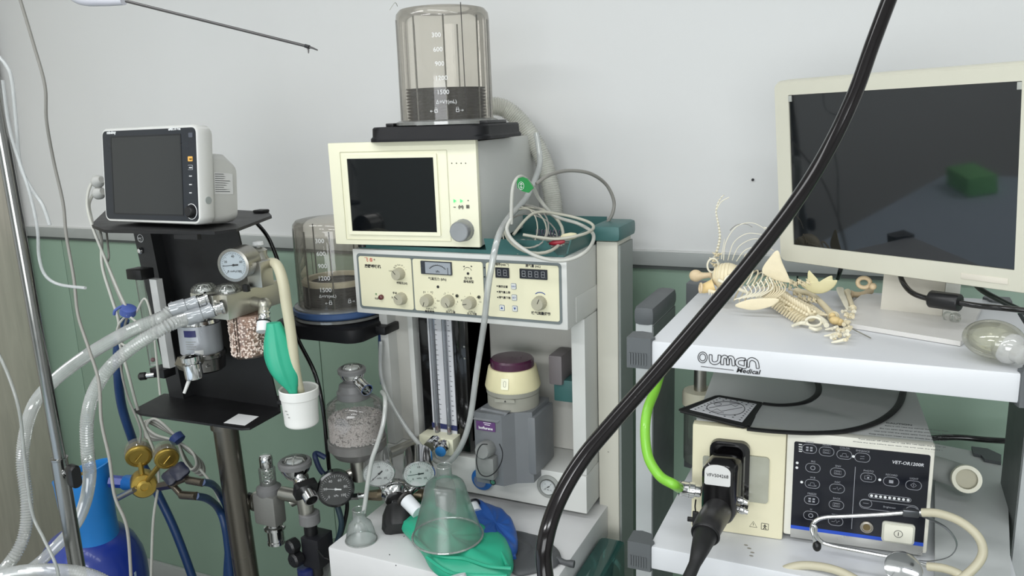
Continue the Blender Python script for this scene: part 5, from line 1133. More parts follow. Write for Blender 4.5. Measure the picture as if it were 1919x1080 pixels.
# brass regulator
yr = 1.13
br = mat('satin_brass', (172, 146, 72), .3, .85, var=.08)
rg2 = thing('gas_regulator', 'brass gas regulator with two round gauges turned edge-on above the cylinder', 'regulator', W(268, 912, y=yr))
c = W(270, 912, y=yr); n = tocam(c, .1); r_ = pxr(c, 56) / 1.2
MB().lathe([(r_ * .8, -.05), (r_, -.045), (r_, -.004), (r_ * .9, 0), (r_ * .55, .001), (r_ * .53, .006), (r_ * .3, .007), (r_ * .28, .004), (.001, .004)], c, n, 40).done('body', br, rg2)
MB().cyl(c - n * .02, W(238, 905, y=yr + .03), .018, n=24).done('blue_cap', mat('bright_blue_plastic', (0, 0, 0)), rg2)
MB().cyl(W(242, 905, y=yr + .03), W(206, 902, y=1.14), .014, n=6).done('inlet_nut', MATS['cylinder_blue'], rg2)
MB().cyl(W(252, 918, y=yr - .02), W(220, 934, y=yr - .02), .006, .007, n=14).done('spindle', steel, rg2)
for k, (px, py, rr_) in enumerate(((260, 858, 28), (313, 862, 26))):
    g = W(px, py, y=yr); n = (tocam(g) + V((-.15 + .2 * k, 0, -.25))).normalized(); r2 = pxr(g, rr_ * 2) / 1.2
    MB().lathe([(r2 * .9, -.028), (r2, -.024), (r2, -.002), (r2 * .92, 0), (r2 * .72, .0005), (r2 * .70, -.001), (.001, -.001)], g, n, 40).done('gauge_case', br, rg2)
    MB().lathe([(r2 * 1.06, -.034), (r2 * 1.10, -.030), (r2 * 1.08, -.010), (r2 * 1.0, -.008)], g, n, 40, cap=False).done('clear_guard', clear('yellowed_guard', (214, 214, 190), .08, .12), rg2)
    MB().cyl(g - n * .012, c - tocam(c) * .01, .006, n=12).done('gauge_stem', br, rg2)
    bx = Z.cross(n); MB().tube([g + n * .001 - bx * r2 * .3 - Z * r2 * .3, g + n * .001 + bx * r2 * .3 + Z * r2 * .3], .0015, 6).done('pressed_mark', br, rg2)
o1 = W(300, 912, y=yr); o2 = W(322, 908, y=yr - .01)
MB().cyl(o1, o2, .010, n=6).cyl(o2, W(352, 896, y=yr - .01), .006, n=14).cyl(o2, W(340, 928, y=yr - .01), .007, n=14).cyl(W(352, 900, y=yr - .01), W(380, 905, y=yr - .01), .0085, n=14).cyl(W(340, 928, y=yr - .01), W(368, 930, y=yr - .01), .009, n=14).done('outlet_tee', mat('dark_bronze_metal', (104, 96, 86), .3, .9), rg2)
for k, (px, py, hx) in enumerate(((337, 884, .02), (322, 893, .018))):
    q = W(px, py, y=yr - .015); MB().lathe([(.010, -.008), (.018, -.005), (.019, .004), (.012, .008)], q, V((.3, -.6, .7)), 20, wob=lambda t: 1 + .12 * math.cos(4 * t)).done('tap_handle', mat('navy_tap', (24, 28, 48), .4), rg2)
navy = mat('navy_hose', (30, 58, 100), .4)
MB().wire([W(378, 904, y=yr - .01), W(398, 908, y=yr + .06), W(412, 925, y=1.27), W(425, 955, y=1.28), W(428, 1010, y=1.28), W(424, 1090, y=1.28), W(420, 1250, y=1.28), W(380, 1380, y=1.28)], .0080, 12).done('gas_hose', navy, label='upper navy gas hose leaving the brass regulator tee', cat='hose')
MB().wire([W(366, 930, y=yr - .01), W(390, 936, y=yr + .06), W(410, 955, y=1.26), W(422, 990, y=1.26), W(430, 1060, y=1.26), W(432, 1100, y=1.26), W(430, 1250, y=1.27), W(400, 1400, y=1.28)], .0085, 12).done('gas_hose', navy, label='lower navy gas hose leaving the brass regulator tee', cat='hose')
MB().wire([W(234, 600, y=1.22), W(222, 640, y=1.22), W(221, 700, y=1.22), W(228, 760, y=1.24), W(245, 815, y=1.26), W(262, 860, y=1.30), W(300, 935, y=1.30), W(330, 1000, y=1.30), W(365, 1095, y=1.30), W(410, 1230, y=1.30), W(430, 1400, y=1.30)], .0105, 12).done('gas_hose', navy, label='thick navy hose running from blue strap down behind the regulator', cat='hose')
# coiled cord under the shelf
ck = thing('cable_coil', 'bundled grey cable coil with a navy strap under the stand shelf', 'cable', W(335, 850, y=1.3))
for k in range(6):
    o_ = k * 3
    MB().wire([W(a, b, y=1.30 + .006 * k) for a, b in ((330, 818), (300 - o_, 790 + k), (284 - o_, 786 + k), (276 - o_ * .3, 800 + k * 2), (292 - o_, 815 + k * 2), (325, 825), (345 + o_ * .4, 835 + k * 2), (362 + o_, 850 + k * 3), (368 + o_, 870 + k * 3), (358 + o_, 880 + k * 2), (345 + k, 862), (334, 830))], .003, 8).done('loop', (cable, MATS['mid_grey_cable'])[k % 2], ck)
q = W(332, 822, y=1.29); MB().lathe([(.014, -.010), (.017, -.008), (.017, .008), (.014, .010)], q, V((-.6, 0, .55)), 18).done('strap', mat('navy_strap', (40, 62, 118), .6), ck)
MB().wire([W(375, 880, y=1.3), W(395, 905, y=1.3), W(412, 940, y=1.32)], .003).done('tail', cable, ck)
# ------------------------------------------------------------ large monitor on the cart
MF = frame((-.133, 1.475, 1.26), -.522, .103, -.011); sw, sh_ = .361, .26
mo = thing('display_monitor', 'large off-white bezelled monitor with glossy dark screen standing on the cart', 'monitor', M=MF)
bz = mat('putty_bezel', (206, 204, 188), .38, var=.02)
ml, mr_, mt, mb_ = .030, .030, .024, .034
ocx, ocz = (sw - ml + mr_) / 2, (sh_ + mt - mb_) / 2; ow, oh = sw + ml + mr_, sh_ + mt + mb_
def ml_(w_, h_, r_, y): return [V((ocx + a, y, ocz + b)) for a, b in rrect(w_, h_, r_, 5)]
inner_ = [V((sw / 2 + a, -.001, sh_ / 2 + b)) for a, b in rrect(sw, sh_, .001, 5)]
MB(MF).loops([ml_(ow - .006, oh - .006, .010, -.004), ml_(ow, oh, .012, 0), ml_(ow, oh, .012, .030), ml_(ow - .01, oh - .01, .012, .036), ml_(ow - .12, oh - .10, .03, .060)]).done('casing', bz, mo)
MB(MF).ring(ml_(ow - .006, oh - .006, .010, -.0042), [p + V((0, -.0032, 0)) for p in inner_], V((0, -.003, 0))).done('bezel', bz, mo)
MB(MF).box((0, -.0046, 0), (sw, -.0042, sh_)).done('screen', mat('glossy_screen', (16, 19, 22), .04, var=.02, rvar=.015, spec=.8), mo)
for x_, z_ in ((.003, sh_ - .006), (sw - .003, sh_ - .006)): MB(MF).box((x_ - .003, -.0078, z_ - .005), (x_ + .003, -.0050, z_ + .005), .0005).done('corner_clip', mat('clip_grey', (170, 172, 166), .4), mo)
MB(MF).box((sw * .80, -.0082, -.022), (sw * .98, -.0072, -.013), .0004).done('button_strip', mat('bezel_lighter', (216, 210, 196), .4), mo)
a, b = W(1663, 590, y=1.43), W(1758, 590, y=1.43)
nk = [V((.010, 1.425, 1.163)), V((.100, 1.405, 1.163)), V((.106, 1.455, 1.163)), V((.016, 1.475, 1.163))]
MB().prism(nk, V((.004, .012, .15))).done('neck', mat('neck_putty', (196, 192, 180), .4), mo)
MB().prism([V((.100, 1.400, 1.163)), V((.122, 1.412, 1.163)), V((.122, 1.47, 1.163)), V((.106, 1.47, 1.163))], V((.004, .012, .14))).done('neck_edge', mat('neck_pale', (212, 212, 204), .4), mo)
bp_ = [W(1560, 600, z=1.163), W(1590, 606, z=1.163), W(1800, 640, z=1.163), W(1812, 632, z=1.163), V((.165, 1.50, 1.163)), V((-.02, 1.54, 1.163))]
MB().prism([p - Z * .0072 for p in bp_], V((0, 0, .0072))).done('base_plate', mat('base_pale', (212, 210, 206), .4), mo)
# monitor leads
vc_ = thing('video_cable', 'black video cable with ferrite lump on the cart beneath the monitor', 'cable', W(1770, 565, z=1.17))
MB().wire([W(1685, 500, y=1.42), W(1690, 525, y=1.38), W(1708, 548, y=1.35), W(1740, 560, y=1.33), W(1775, 564, y=1.31), W(1830, 573, y=1.30), W(1880, 578, y=1.28), W(1960, 586, y=1.27)], .0042, 12).done('wire', bgloss, vc_)
a, b = W(1742, 560, y=1.328), W(1800, 568, y=1.305); d = (b - a).normalized()
MB().lathe([(.008, 0), (.0125, .001), (.0135, .003), (.0135, (b - a).length - .003), (.0125, (b - a).length - .001), (.007, (b - a).length)], a, d, 12).done('ferrite', black, vc_)
MB().wire([W(1815, 515, y=1.40), W(1835, 540, y=1.38), W(1868, 560, y=1.36), W(1930, 590, y=1.34)], .0042, 12).done('power_cable', mat('dark_green_black', (24, 36, 30), .4), label='second dark cable curving from the monitor lower right corner', cat='cable')
MB().wire([W(1580, 490, y=1.60), W(1575, 506, y=1.60), W(1570, 522, y=1.62)], .0042, 10).done('power_cable', bgloss, label='short black cable stub visible behind the cart under the monitor', cat='cable')
# clear resuscitator bulb and loose connector
rs = thing('resuscitator_bulb', 'translucent squashed resuscitator bulb with white valve at the cart right corner', 'medical equipment', W(1860, 660, z=1.156))
c = W(1862, 636, z=1.185); rr_ = pxr(c, 108)
rot = Matrix.Rotation(R(-50), 3, 'Z')
gl = clear('cloudy_bulb', (244, 244, 236), .06, .14, (232, 232, 218))
MB().sph(c, rr_ * .92, 36, (1.12, .98, .72), rot).done('bulb', gl, rs)
MB().sph(c + Z * .001, rr_ * .80, 28, (1.1, .95, .68), rot).done('inner_bulb', gl, rs)
ax_ = (rot @ X) * 1; ax_ = V((.42, -.60, -.12)).normalized()
MB().lathe([(.014, .012), (.019, .018), (.021, .032), (.018, .038), (.013, .042), (.012, .052), (.009, .054), (.001, .054)], c, ax_, 32, cap=False).done('valve', clear('milky_valve', (235, 236, 235), .1, .5, (232, 232, 230)), rs)
cn = W(1788, 596, z=1.168)
MB().lathe([(.006, -.004), (.008, 0), (.008, .006), (.004, .009), (.004, .012)], cn, V((.3, -.8, .3)), 18, cap=False).torus(cn + V((-.008, .006, 0)), V((.3, -.8, .3)), .007, .0014, 18, 6).done('loose_connector', clearp, label='tiny clear connector between ferrite cable and resuscitator bulb', cat='connector')
MB().tube([W(1550, 593, z=1.166), W(1560, 598, z=1.163), W(1632, 634, z=1.158)], .0009, 6).done('wire_pin', steel, label='thin metal pin lying on the shelf before the skeleton', cat='pin')
# ------------------------------------------------------------ cat skeleton
sk = thing('cat_skeleton', 'pale bone cat skeleton lying in pieces on the cart left of the monitor', 'skeleton', W(1450, 570, z=1.156))
bone = mat('bone', (224, 212, 180), .5, var=.07, sc=90, bump=.15, bsc=300)
bone2 = mat('pale_bone', (232, 226, 204), .45, var=.04, sc=90)
rnd = random.Random(12)
def Bp(px, py, h=.0): return W(px, py, z=1.156 + h)
def limb(pts, r0, r1, nm='limb_bone', m=bone, k1=1.5, k0=1.5):
    P = spline(pts, 6)
    def rf(t): return (r0 + (r1 - r0) * t) * (1 + (k0 - 1) * math.exp(-(t / .10) ** 2) + (k1 - 1) * math.exp(-((1 - t) / .10) ** 2))
    mb = MB().tube(P, rf, 12); mb.sph(P[0], r0 * k0 * .98, 10, (1, .8, .9)); mb.sph(P[-1], r1 * k1 * .98, 10, (.9, 1, .8))
    return mb.done(nm, m, sk, ang=70)
def vertebra(p, d, s, proc=1, up=Z, m=bone):
    x, y, z = basis(d, up); mb = MB(); p = V(p)
    mb.lathe([(s * .8, -s * .7), (s, -s * .6), (s * .7, 0), (s, s * .6), (s * .8, s * .7)], p, z, 10)
    for sg in (-1, 1):
        mb.tube([p, p + x * sg * s * 1.5 * proc - y * s * .2 + z * s * .3, p + x * sg * s * 2.5 * proc - y * s * .5 + z * s * 1.0], lambda t: s * (.5 - .3 * t), 6)
    mb.tube([p, p + y * s * 1.3, p + y * s * 2.0 * min(1, proc) - z * s * .5], lambda t: s * (.5 - .28 * t), 6)
    for sg in (-1, 1): mb.sph(p + x * sg * s * .8 + y * s * .8 + z * s * .6, s * .42, 6)
    return mb.done('vertebra', m, sk, ang=60)
def plate3(pts, th, nm, m=bone, bend=.0, n=(0, -1, .3)):
    P = spline(pts, 5, True); c = sum(P, V()) / len(P); n = V(n).normalized(); rings = []
    for s_, o_ in ((1.0, 0), (1.0, th * .5), (.93, th * .8), (.6, th + bend * .7), (.2, th + bend)): rings.append([c + (p - c) * s_ + n * o_ for p in P])
    back = [[p - n * (th * .7) for p in r_] for r_ in rings[1:][::-1]]
    return MB().loops(back + rings).done(nm, m, sk, ang=60)
# tail, standing up
yt = 1.50
tp = [(1340, 480), (1346, 462), (1349, 440), (1345, 415), (1342, 396), (1346, 380), (1354, 368), (1364, 360)]
T_ = resample(spline([W(a, b, y=yt) for a, b in tp], 10), .0062)
for i, p in enumerate(T_[:-1]):
    s_ = .0034 - .0022 * i / len(T_); d = (T_[i + 1] - p).normalized()
    MB().lathe([(s_ * 1.1, -.0028), (s_ * .6, -.0015), (s_ * .6, .0015), (s_ * 1.1, .0028)], p, d, 8).done('tail_bone', bone2, sk)
MB().wire([W(1343, 392, y=yt), W(1352, 378, y=yt), W(1366, 370, y=yt)], .0009, 6).done('tail_wire', bone2, sk)
for i, (a, b) in enumerate(((1338, 488), (1344, 478), (1340, 497))): vertebra(W(a, b, y=1.49), (0, .1, 1), .0045, .8)
# shoulder and upper limb, far left
limb([W(1327, 516, y=1.46), W(1342, 508, y=1.46), W(1352, 498, y=1.46)], .0035, .003, k0=1.2)
MB().sph(W(1304, 517, y=1.46), .0115, 16, (1.1, .8, 1)).lathe([(.010, 0), (.006, .012), (.005, .022), (.008, .028)], W(1306, 518, y=1.46), V((1, .0, .15)), 14).done('humerus', mat('warm_bone', (214, 192, 156), .5, var=.05), sk, ang=70)
MB().torus(W(1336, 498, y=1.46), (.3, -1, .2), .010, .0018, 20, 6, 1.3).done('atlas_ring', bone2, sk)
# rib cage: barrel of ribs lying on its side
yc_ = 1.42; rc_ = W(1378, 522, y=yc_)
A0, A1 = W(1335, 520, y=1.40), W(1475, 560, y=1.44); axd = (A1 - A0).normalized(); xr, yr_, zr = basis(axd)
for i in range(13):
    t = i / 12; c = A0.lerp(A1, .05 + .8 * t); R1 = .024 + .010 * math.sin(PI * min(1, t * .9 + .15)); pts = []
    for j in range(17):
        a = R(-70 + 235 * j / 16); pts.append(c + xr * (math.cos(a) * R1 * .85) + yr_ * (math.sin(a) * R1) + zr * (.010 * math.sin(a)))
    MB().tube(pts, .00135, 6).done('rib', bone2 if i % 2 else bone, sk)
ss = [A0.lerp(A1, .05 + .8 * k / 10) - yr_ * .006 + xr * (-.034) * 1 for k in range(11)]
MB().tube([A0.lerp(A1, .12) - xr * .0 + V((0, -.030, .006)), A0.lerp(A1, .5) + V((0, -.036, .0)), A0.lerp(A1, .85) + V((0, -.030, -.008))], .003, 8).done('breast_bone', bone2, sk)
# smooth skull vault with snout and teeth
sc_ = W(1362, 518, y=1.40)
MB().sph(sc_, .026, 30, (1.0, .85, .92), Matrix.Rotation(R(-20), 3, 'Y')).done('skull_vault', bone, sk, ang=80)
for j in range(5):
    x_ = -.020 + .006 * j; MB().tube([sc_ + V((x_, -.86 * math.sqrt(max(.0, .026 ** 2 - x_ ** 2)) * math.cos(a) * .99, .92 * math.sqrt(max(0, .026 ** 2 - x_ ** 2)) * math.sin(a) * 1.02)) for a in (R(-50 + 12 * k) for k in range(12))], .0011, 5).done('ridge', bone, sk)
MB().lathe([(.012, 0), (.010, .010), (.0085, .020), (.006, .026), (.002, .028)], W(1338, 535, y=1.385), V((-1, -.25, -.35)), 16).done('snout', mat('yellow_bone', (222, 196, 140), .5, var=.08), sk, ang=60)
MB().torus(W(1313, 540, y=1.37), (-1, -.5, .1), .0065, .0022, 20, 8, 1.2).done('nose_opening', MATS['warm_bone'], sk)
for j in range(6):
    p = W(1329 + j * 4.3, 548 + j * .6, y=1.372); MB().tube([p + Z * .004, p, p - Z * .0045], lambda t: .0021 - .0016 * t, 6).done('tooth', bone2, sk)
MB().tube(spline([W(1328, 545, y=1.374), W(1345, 549, y=1.372), W(1362, 552, y=1.372)], 6), .0034, 8).done('jaw', bone, sk)
MB().torus(W(1372, 527, y=1.372), (0, -1, .3), .0125, .0018, 26, 6, .8).done('eye_socket', bone2, sk)
for (a, b) in ((1350, 556), (1358, 561), (1366, 553)): vertebra(Bp(a, b, .006), (1, .3, 0), .0042, .8)
# long thin ribs arching above
for i, pts_ in enumerate(([(1356, 488), (1360, 455), (1380, 425), (1410, 418), (1438, 432)], [(1364, 488), (1375, 455), (1400, 438), (1430, 440)], [(1372, 488), (1385, 462), (1412, 448), (1440, 452)], [(1352, 486), (1354, 470), (1358, 448)], [(1380, 490), (1398, 468), (1430, 462), (1450, 470)], [(1368, 432), (1380, 422), (1398, 420), (1410, 426)], [(1432, 426), (1446, 432), (1456, 446)], [(1392, 495), (1402, 480), (1420, 474)])):
    MB().tube(spline([W(a, b, y=1.44 + .01 * (i % 3)) for a, b in pts_], 6), lambda t: .0009 - .0004 * t, 6).done('thin_rib', bone2 if i != 5 else MATS['mid_grey_cable'], sk)
vertebra(W(1408, 492, y=1.43), (.3, .2, 1), .007, .9); MB().sph(W(1406, 490, y=1.43), .010, 14, (1, .8, 1.3)).torus(W(1404, 484, y=1.42), (.3, -1, .2), .008, .0015).done('pelvis_cup', bone, sk)
# two shoulder blades
plate3([W(a, b, y=1.385) for a, b in ((1445, 480), (1458, 470), (1466, 492), (1479, 522), (1476, 530), (1450, 524), (1428, 508))], .0016, 'shoulder_blade', bone, .001)
plate3([W(a, b, y=1.335) for a, b in ((1378, 572), (1405, 562), (1438, 560), (1460, 562), (1445, 574), (1415, 581), (1390, 578))], .0016, 'shoulder_blade', bone, .001, n=(0, -.4, .9))
for i in range(7):
    a0_ = 1442 - i * 8; MB().tube(spline([W(a0_, 520 + i * 3, y=1.37), W(a0_ + 6, 540 + i * 2, y=1.36), W(a0_ - 18, 556 + i, y=1.35)], 6), .0011, 6).done('loose_rib', bone2, sk)
for i in range(6):
    MB().tube(spline([W(1436 + i * 6, 520 + i * 2, y=1.38), W(1446 + i * 5, 545, y=1.36), W(1428 + i * 4, 562, y=1.35)], 6), .0010, 6).done('loose_rib', bone, sk)
# lumbar spine
lp_ = [Bp(1448, 545, .020), Bp(1462, 558, .018), Bp(1480, 570, .016), Bp(1500, 582, .014), Bp(1524, 596, .012)]
L_ = resample(spline(lp_, 10), .0088)
for i in range(len(L_) - 1): vertebra(L_[i], L_[i + 1] - L_[i], .0082, 1.2, V((.25, -.75, .6)))
for i in range(9): vertebra(Bp(1446 + i * 5 + rnd.uniform(-3, 3), 556 + i * 3 + rnd.uniform(-6, 6), .014), (rnd.random(), rnd.random(), rnd.random()), .0042, 1)
for i in range(6): vertebra(Bp(1480 + i * 9, 545 + i * 4 + rnd.uniform(-4, 4), .014), (1, .2, 0), .004, .9)
# pelvis with a round opening
MB().torus(Bp(1525, 603, .010), (.1, -.6, .7), .0115, .0024, 28, 8, .75).tube(spline([Bp(1512, 606, .008), Bp(1500, 606, .006), Bp(1485, 611, .004)], 5), lambda t: .0042 - .002 * t, 8).tube(spline([Bp(1518, 614, .006), Bp(1528, 618, .005), Bp(1538, 616, .004)], 5), .0028, 8).done('pelvis', bone2, sk, ang=70)
MB().tube(spline([Bp(1532, 594, .014), Bp(1544, 602, .012), Bp(1549, 610, .010)], 5), .0042, 8).done('pelvis_arm', bone2, sk)
# thigh and shin bones
limb([Bp(1494, 547, .014), Bp(1520, 552, .014), Bp(1545, 574, .012), Bp(1562, 594, .010)], .0048, .0055, k1=1.7, k0=1.8)
limb([Bp(1500, 558, .006), Bp(1525, 575, .006), Bp(1548, 592, .006)], .0022, .002)
MB().sph(Bp(1565, 601, .010), .0085, 12, (1.1, .9, .8)).sph(Bp(1574, 604, .008), .006, 10).sph(Bp(1560, 592, .014), .0052, 10).done('knee_joint', MATS['yellow_bone'], sk, ang=80)
plate3([Bp(a, b, .014) for a, b in ((1567, 541), (1580, 540), (1583, 552), (1590, 570), (1588, 582), (1578, 566))], .0022, 'shin_blade', bone2, n=(0, -.6, .7))
limb([Bp(1588, 548, .012), Bp(1592, 560, .012), Bp(1598, 578, .010)], .0045, .004)
# hook bone behind and yellowish blade
limb([Bp(1595, 552, .006), Bp(1615, 552, .006), Bp(1630, 545, .006)], .0055, .005, m=MATS['warm_bone'])
MB().torus(W(1619, 530, y=1.45), (0, -1, .2), .0098, .0036, 24, 8, .85).sph(W(1636, 537, y=1.44), .006, 10).done('hook_bone', MATS['warm_bone'], sk, ang=80)
plate3([W(a, b, y=1.42) for a, b in ((1514, 512), (1518, 508), (1524, 526), (1538, 530), (1548, 521), (1559, 517), (1561, 525), (1569, 526), (1563, 538), (1545, 549), (1522, 549), (1500, 534), (1512, 530))], .003, 'hip_blade', mat('yellow_pale_bone', (216, 208, 164), .5, var=.06), .001)
for i in range(5): vertebra(W(1482 + i * 8, 530 + (i % 2) * 4, y=1.42), (1, .1, .2), .004, .9)
# foot clusters
def cluster(px, py, w__, h__, n, s_, nm='foot_bone'):
    for i in range(n):
        p = Bp(px + rnd.uniform(-w__, w__), py + rnd.uniform(-h__, h__), rnd.uniform(.003, .014)); a = rnd.uniform(0, 6.28)
        d = V((math.cos(a) * .6, -.6 + .3 * math.sin(a), rnd.uniform(-.3, .3))) * s_ * rnd.uniform(1.2, 2.6)
        MB().tube([p, p + d * .5, p + d], lambda t: s_ * (.55 + .35 * abs(2 * t - 1)), 6).done(nm, bone2 if i % 2 else bone, sk)
cluster(1590, 585, 10, 12, 18, .0036); cluster(1588, 612, 8, 12, 14, .0036); cluster(1586, 632, 5, 6, 7, .003)
cluster(1572, 617, 8, 5, 10, .003); cluster(1568, 630, 8, 5, 10, .003)
for i, (a, b) in enumerate(((1546, 618), (1544, 630), (1558, 642))): MB().tube([Bp(a + 24, b - 5, .006), Bp(a + 8, b - 1, .004), Bp(a, b, .003)], lambda t: .0028 - .0018 * t, 8).done('claw_bone', bone2, sk)
# ------------------------------------------------------------ video processor on the lower shelf
DF = frame((-.260, 1.236, .8125), .079); dw, dh, dd = .357, .184, .30
vp2 = thing('video_processor', 'ivory endoscopy video processor with black button panel on the lower cart shelf', 'medical machine', M=DF)
DX, DZ, DY = DF.to_3x3() @ X, DF.to_3x3() @ Z, DF.to_3x3() @ Y
pc = mat('processor_cream', (226, 220, 190), .4, var=.02); pg = mat('processor_top_grey', (196, 198, 196), .45, var=.02)
MB(DF).box((.003, .012, .006), (dw, dd, dh), .004).done('casing', pg, vp2)
def c4(u, v, y=0): return onf(DF, 1240 + u / 3, 720 + v / 3, y)
def c5(u, v, y=0): return onf(DF, 1440 + u / 3, 720 + v / 3, y)
xm = c4(690, 600).x
MB(DF).box((0, -.004, -.004), (xm, .016, dh - .001), .004).done('left_front', pc, vp2)
MB(DF).box((xm + .0005, -.001, .006), (dw, .016, dh + .001), .004).done('right_front', mat('processor_white', (222, 220, 208), .4), vp2)
for x_ in (.03, dw - .03): 
    for y_ in (.03, dd - .03): MB(DF).cyl((x_, y_, -.0045), (x_, y_, .008), .010, n=16).done('foot', rubber, vp2)
# black panel
pbm = mat('panel_black', (14, 17, 28), .22, var=.03)
def q4(pts, y, th, m, nm, par=vp2, fn=c5, rr_=0):
    P = [fn(u, v, y) for u, v in pts]; return MB(DF).prism(P, V((0, -th, 0))).done(nm, m, par)
def rq(u0, v0, u1, v1, y): 
    a, b = c5(u0, v0, y), c5(u1, v1, y); return (a + b) / 2, abs(b.x - a.x), abs(b.z - a.z)
TLc, TRc, BRc, BLc = c5(145, 302, -.001), c5(912, 420, -.001), c5(866, 935, -.001), c5(128, 785, -.001)
px0, px1, pz0, pz1 = (TLc.x + BLc.x) / 2, (TRc.x + BRc.x) / 2, (BRc.z + BLc.z) / 2, (TLc.z + TRc.z) / 2
pcx, pcz, pw_, ph_ = (px0 + px1) / 2, (pz0 + pz1) / 2, px1 - px0, pz1 - pz0
pn = plate(MB(DF), V((pcx, -.001, pcz)), X, Z, pw_, ph_, .003, V((0, -.0012, 0))).done('control_panel', pbm, vp2)
MB(DF).box((px0, -.0026, pz0), (px1, -.0022, pz0 + .0058)).done('blue_stripe', mat('royal_blue', (36, 78, 190), .4), pn)
MB(DF).box((px0, -.0020, pz0 - .016), (px1, -.001, pz0 - .0005), .0004).done('silver_strip', mat('silver_strip', (176, 176, 172), .3, .5), vp2)
dim = mat('dim_grey_ink', (150, 152, 158), .5)
YP = -.0024
def oval(u, v, w__=.0215, h__=.0145, sym=None, lab=None, r_=.0068):
    c = c5(u, v, YP); mb = MB(DF); 
    mb.tube([V((c.x + a, YP, c.z + b)) for a, b in rrect(w__, h__, r_)], .00045, 5, closed=True)
    x, z = c.x, c.z
    def ln(*p): mb.tube([V((x + a, YP, z + b)) for a, b in p], .00035, 4)
    if sym == 'grid':
        for a in (-.003, .003):
            for b in (-.0022, .0022): mb.box((x + a - .0018, YP - .0004, z + b - .0014), (x + a + .0018, YP, z + b + .0014))
    elif sym == 'rect': ln((-.005, -.003), (.005, -.003), (.005, .003), (-.005, .003), (-.005, -.003)); ln((-.003, -.0015), (.003, -.0015), (.003, .0015), (-.003, .0015), (-.003, -.0015))
    elif sym == 'ring': mb.tube([V((x + .0032 * math.cos(t), YP, z + .0032 * math.sin(t))) for t in (j * PI / 8 for j in range(16))], .0006, 5, closed=True)
    elif sym == 'wave': ln((-.006, -.001), (-.002, -.001), (0, .003), (.002, -.003), (.004, .001), (.006, .001))
    elif sym == 'bowl': ln((-.006, -.002), (-.003, -.002), (-.0025, .002), (.0025, .002), (.003, -.002), (.006, -.002), (.006, -.0035), (-.006, -.0035), (-.006, -.002))
    elif sym == 'arrows': ln((-.003, .0018), (.003, .0018), (.0018, .003)); ln((.003, -.0018), (-.003, -.0018), (-.0018, -.003))
    elif sym == 'cam': ln((-.005, -.003), (.005, -.003), (.005, .0025), (.002, .0025), (.001, .004), (-.001, .004), (-.002, .0025), (-.005, .0025), (-.005, -.003)); mb.sph((x, YP, z - .0004), .0016, 8, (1, .2, 1))
    elif sym == 'stop': mb.box((x - .003, YP - .0004, z - .0025), (x + .003, YP, z + .0025))
    elif sym == 'dia': ln((-.004, 0), (0, .004), (.004, 0), (0, -.004), (-.004, 0)); ln((0, .002), (0, -.002))
    elif sym == 'minus': ln((-.004, 0), (.004, 0))
    mb.done('button_outline', dim, pn)
    if lab: text(lab, .0042, DF @ V((x, YP, z + .0095)), DX, DZ, dim, pn, align='CENTER')
for u, v, s, l in ((230, 365, 'grid', 'MODE'), (327, 380, 'rect', 'NORM'), (427, 398, 'bowl', 'COLOR'), (528, 414, 'arrows', 'ENHANCE'), (250, 472, 'ring', 'IRIS'), (390, 498, 'rect', 'ENH'), (247, 562, 'bowl', 'W.B'), (386, 588, 'wave', 'AGC'), (243, 653, 'grid', 'FREEZE'), (382, 680, 'rect', 'BACK'), (238, 740, 'ring', 'H'), (378, 772, 'wave', 'ZOOM'), (561, 526, 'cam', 'PHOTO'), (690, 549, 'stop', 'RECORD'), (816, 570, 'dia', 'LIGHT')): oval(u, v, sym=s, lab=l)
for (u, v) in ((478, 407), (162, 443), (160, 470), (187, 551), (626, 538)):
    c = c5(u, v, YP); MB(DF).cyl(c, c - Y * .0006, .0021, n=12).done('lamp', winks, pn)
for v in (340, 353, 366, 378): c = c5(180, v, YP); MB(DF).box(c - V((.0025, .0005, .0007)), c + V((.0025, 0, .0007))).done('bar_mark', winks, pn)
c = c5(478, 640, YP); a, b = c5(481, 465, YP), c5(464, 815, YP); MB(DF).box((c.x - .0004, YP - .0004, b.z), (c.x + .0004, YP, a.z)).done('divider', dim, pn)
a, b = c5(580, 622, YP), c5(785, 658, YP); m_ = (a + b) / 2
MB(DF).tube([V((m_.x + p, YP, m_.z + q_)) for p, q_ in rrect(b.x - a.x + .008, .0068, .0034)], .0005, 5, closed=True).done('level_outline', dim, pn)
for j in range(9): p = V((a.x + (b.x - a.x) * j / 8, YP, m_.z)); MB(DF).cyl(p, p - Y * .0006, .0021, n=12).done('level_lamp', winks, pn)
a, b = c5(548, 671, YP), c5(806, 714, YP)
MB(DF).tube([V(((a.x + b.x) / 2 + p, YP, (a.z + b.z) / 2 + q_)) for p, q_ in rrect(b.x - a.x + .018, .0145, .007)], .0004, 5, closed=True).done('level_key', dim, pn)
oval(548, 671, .017, .0135, 'minus'); oval(806, 714, .017, .0135, 'minus')
text('Brightness', .0042, DF @ c5(680, 698, YP), DX, DZ, dim, pn, align='CENTER')
text('VET-OR1200R', .0072, DF @ c5(693, 446, YP), DX, DZ, mat('panel_lettering', (205, 206, 210), .4), pn, shear=.2, off=.00012)
c = c5(552, 803, YP); MB(DF).lathe([(.0095, 0), (.0095, .003), (.0075, .004), (.0068, .002), (.001, .002)], c, -Y, 28, cap=False).done('socket_ring', mat('socket_metal', (176, 170, 160), .3, .7), pn)
MB(DF).cyl(c, c - Y * .0026, .0055, n=20).done('socket_core', mat('dull_brass', (120, 104, 72), .4, .6), pn)
c = c5(728, 838, YP); c.z += .001
pb = plate(MB(DF), c, X, Z, .046, .034, .005, V((0, -.003, 0))).done('power_key_rim', mat('key_rim_pale', (196, 196, 184), .4), vp2)
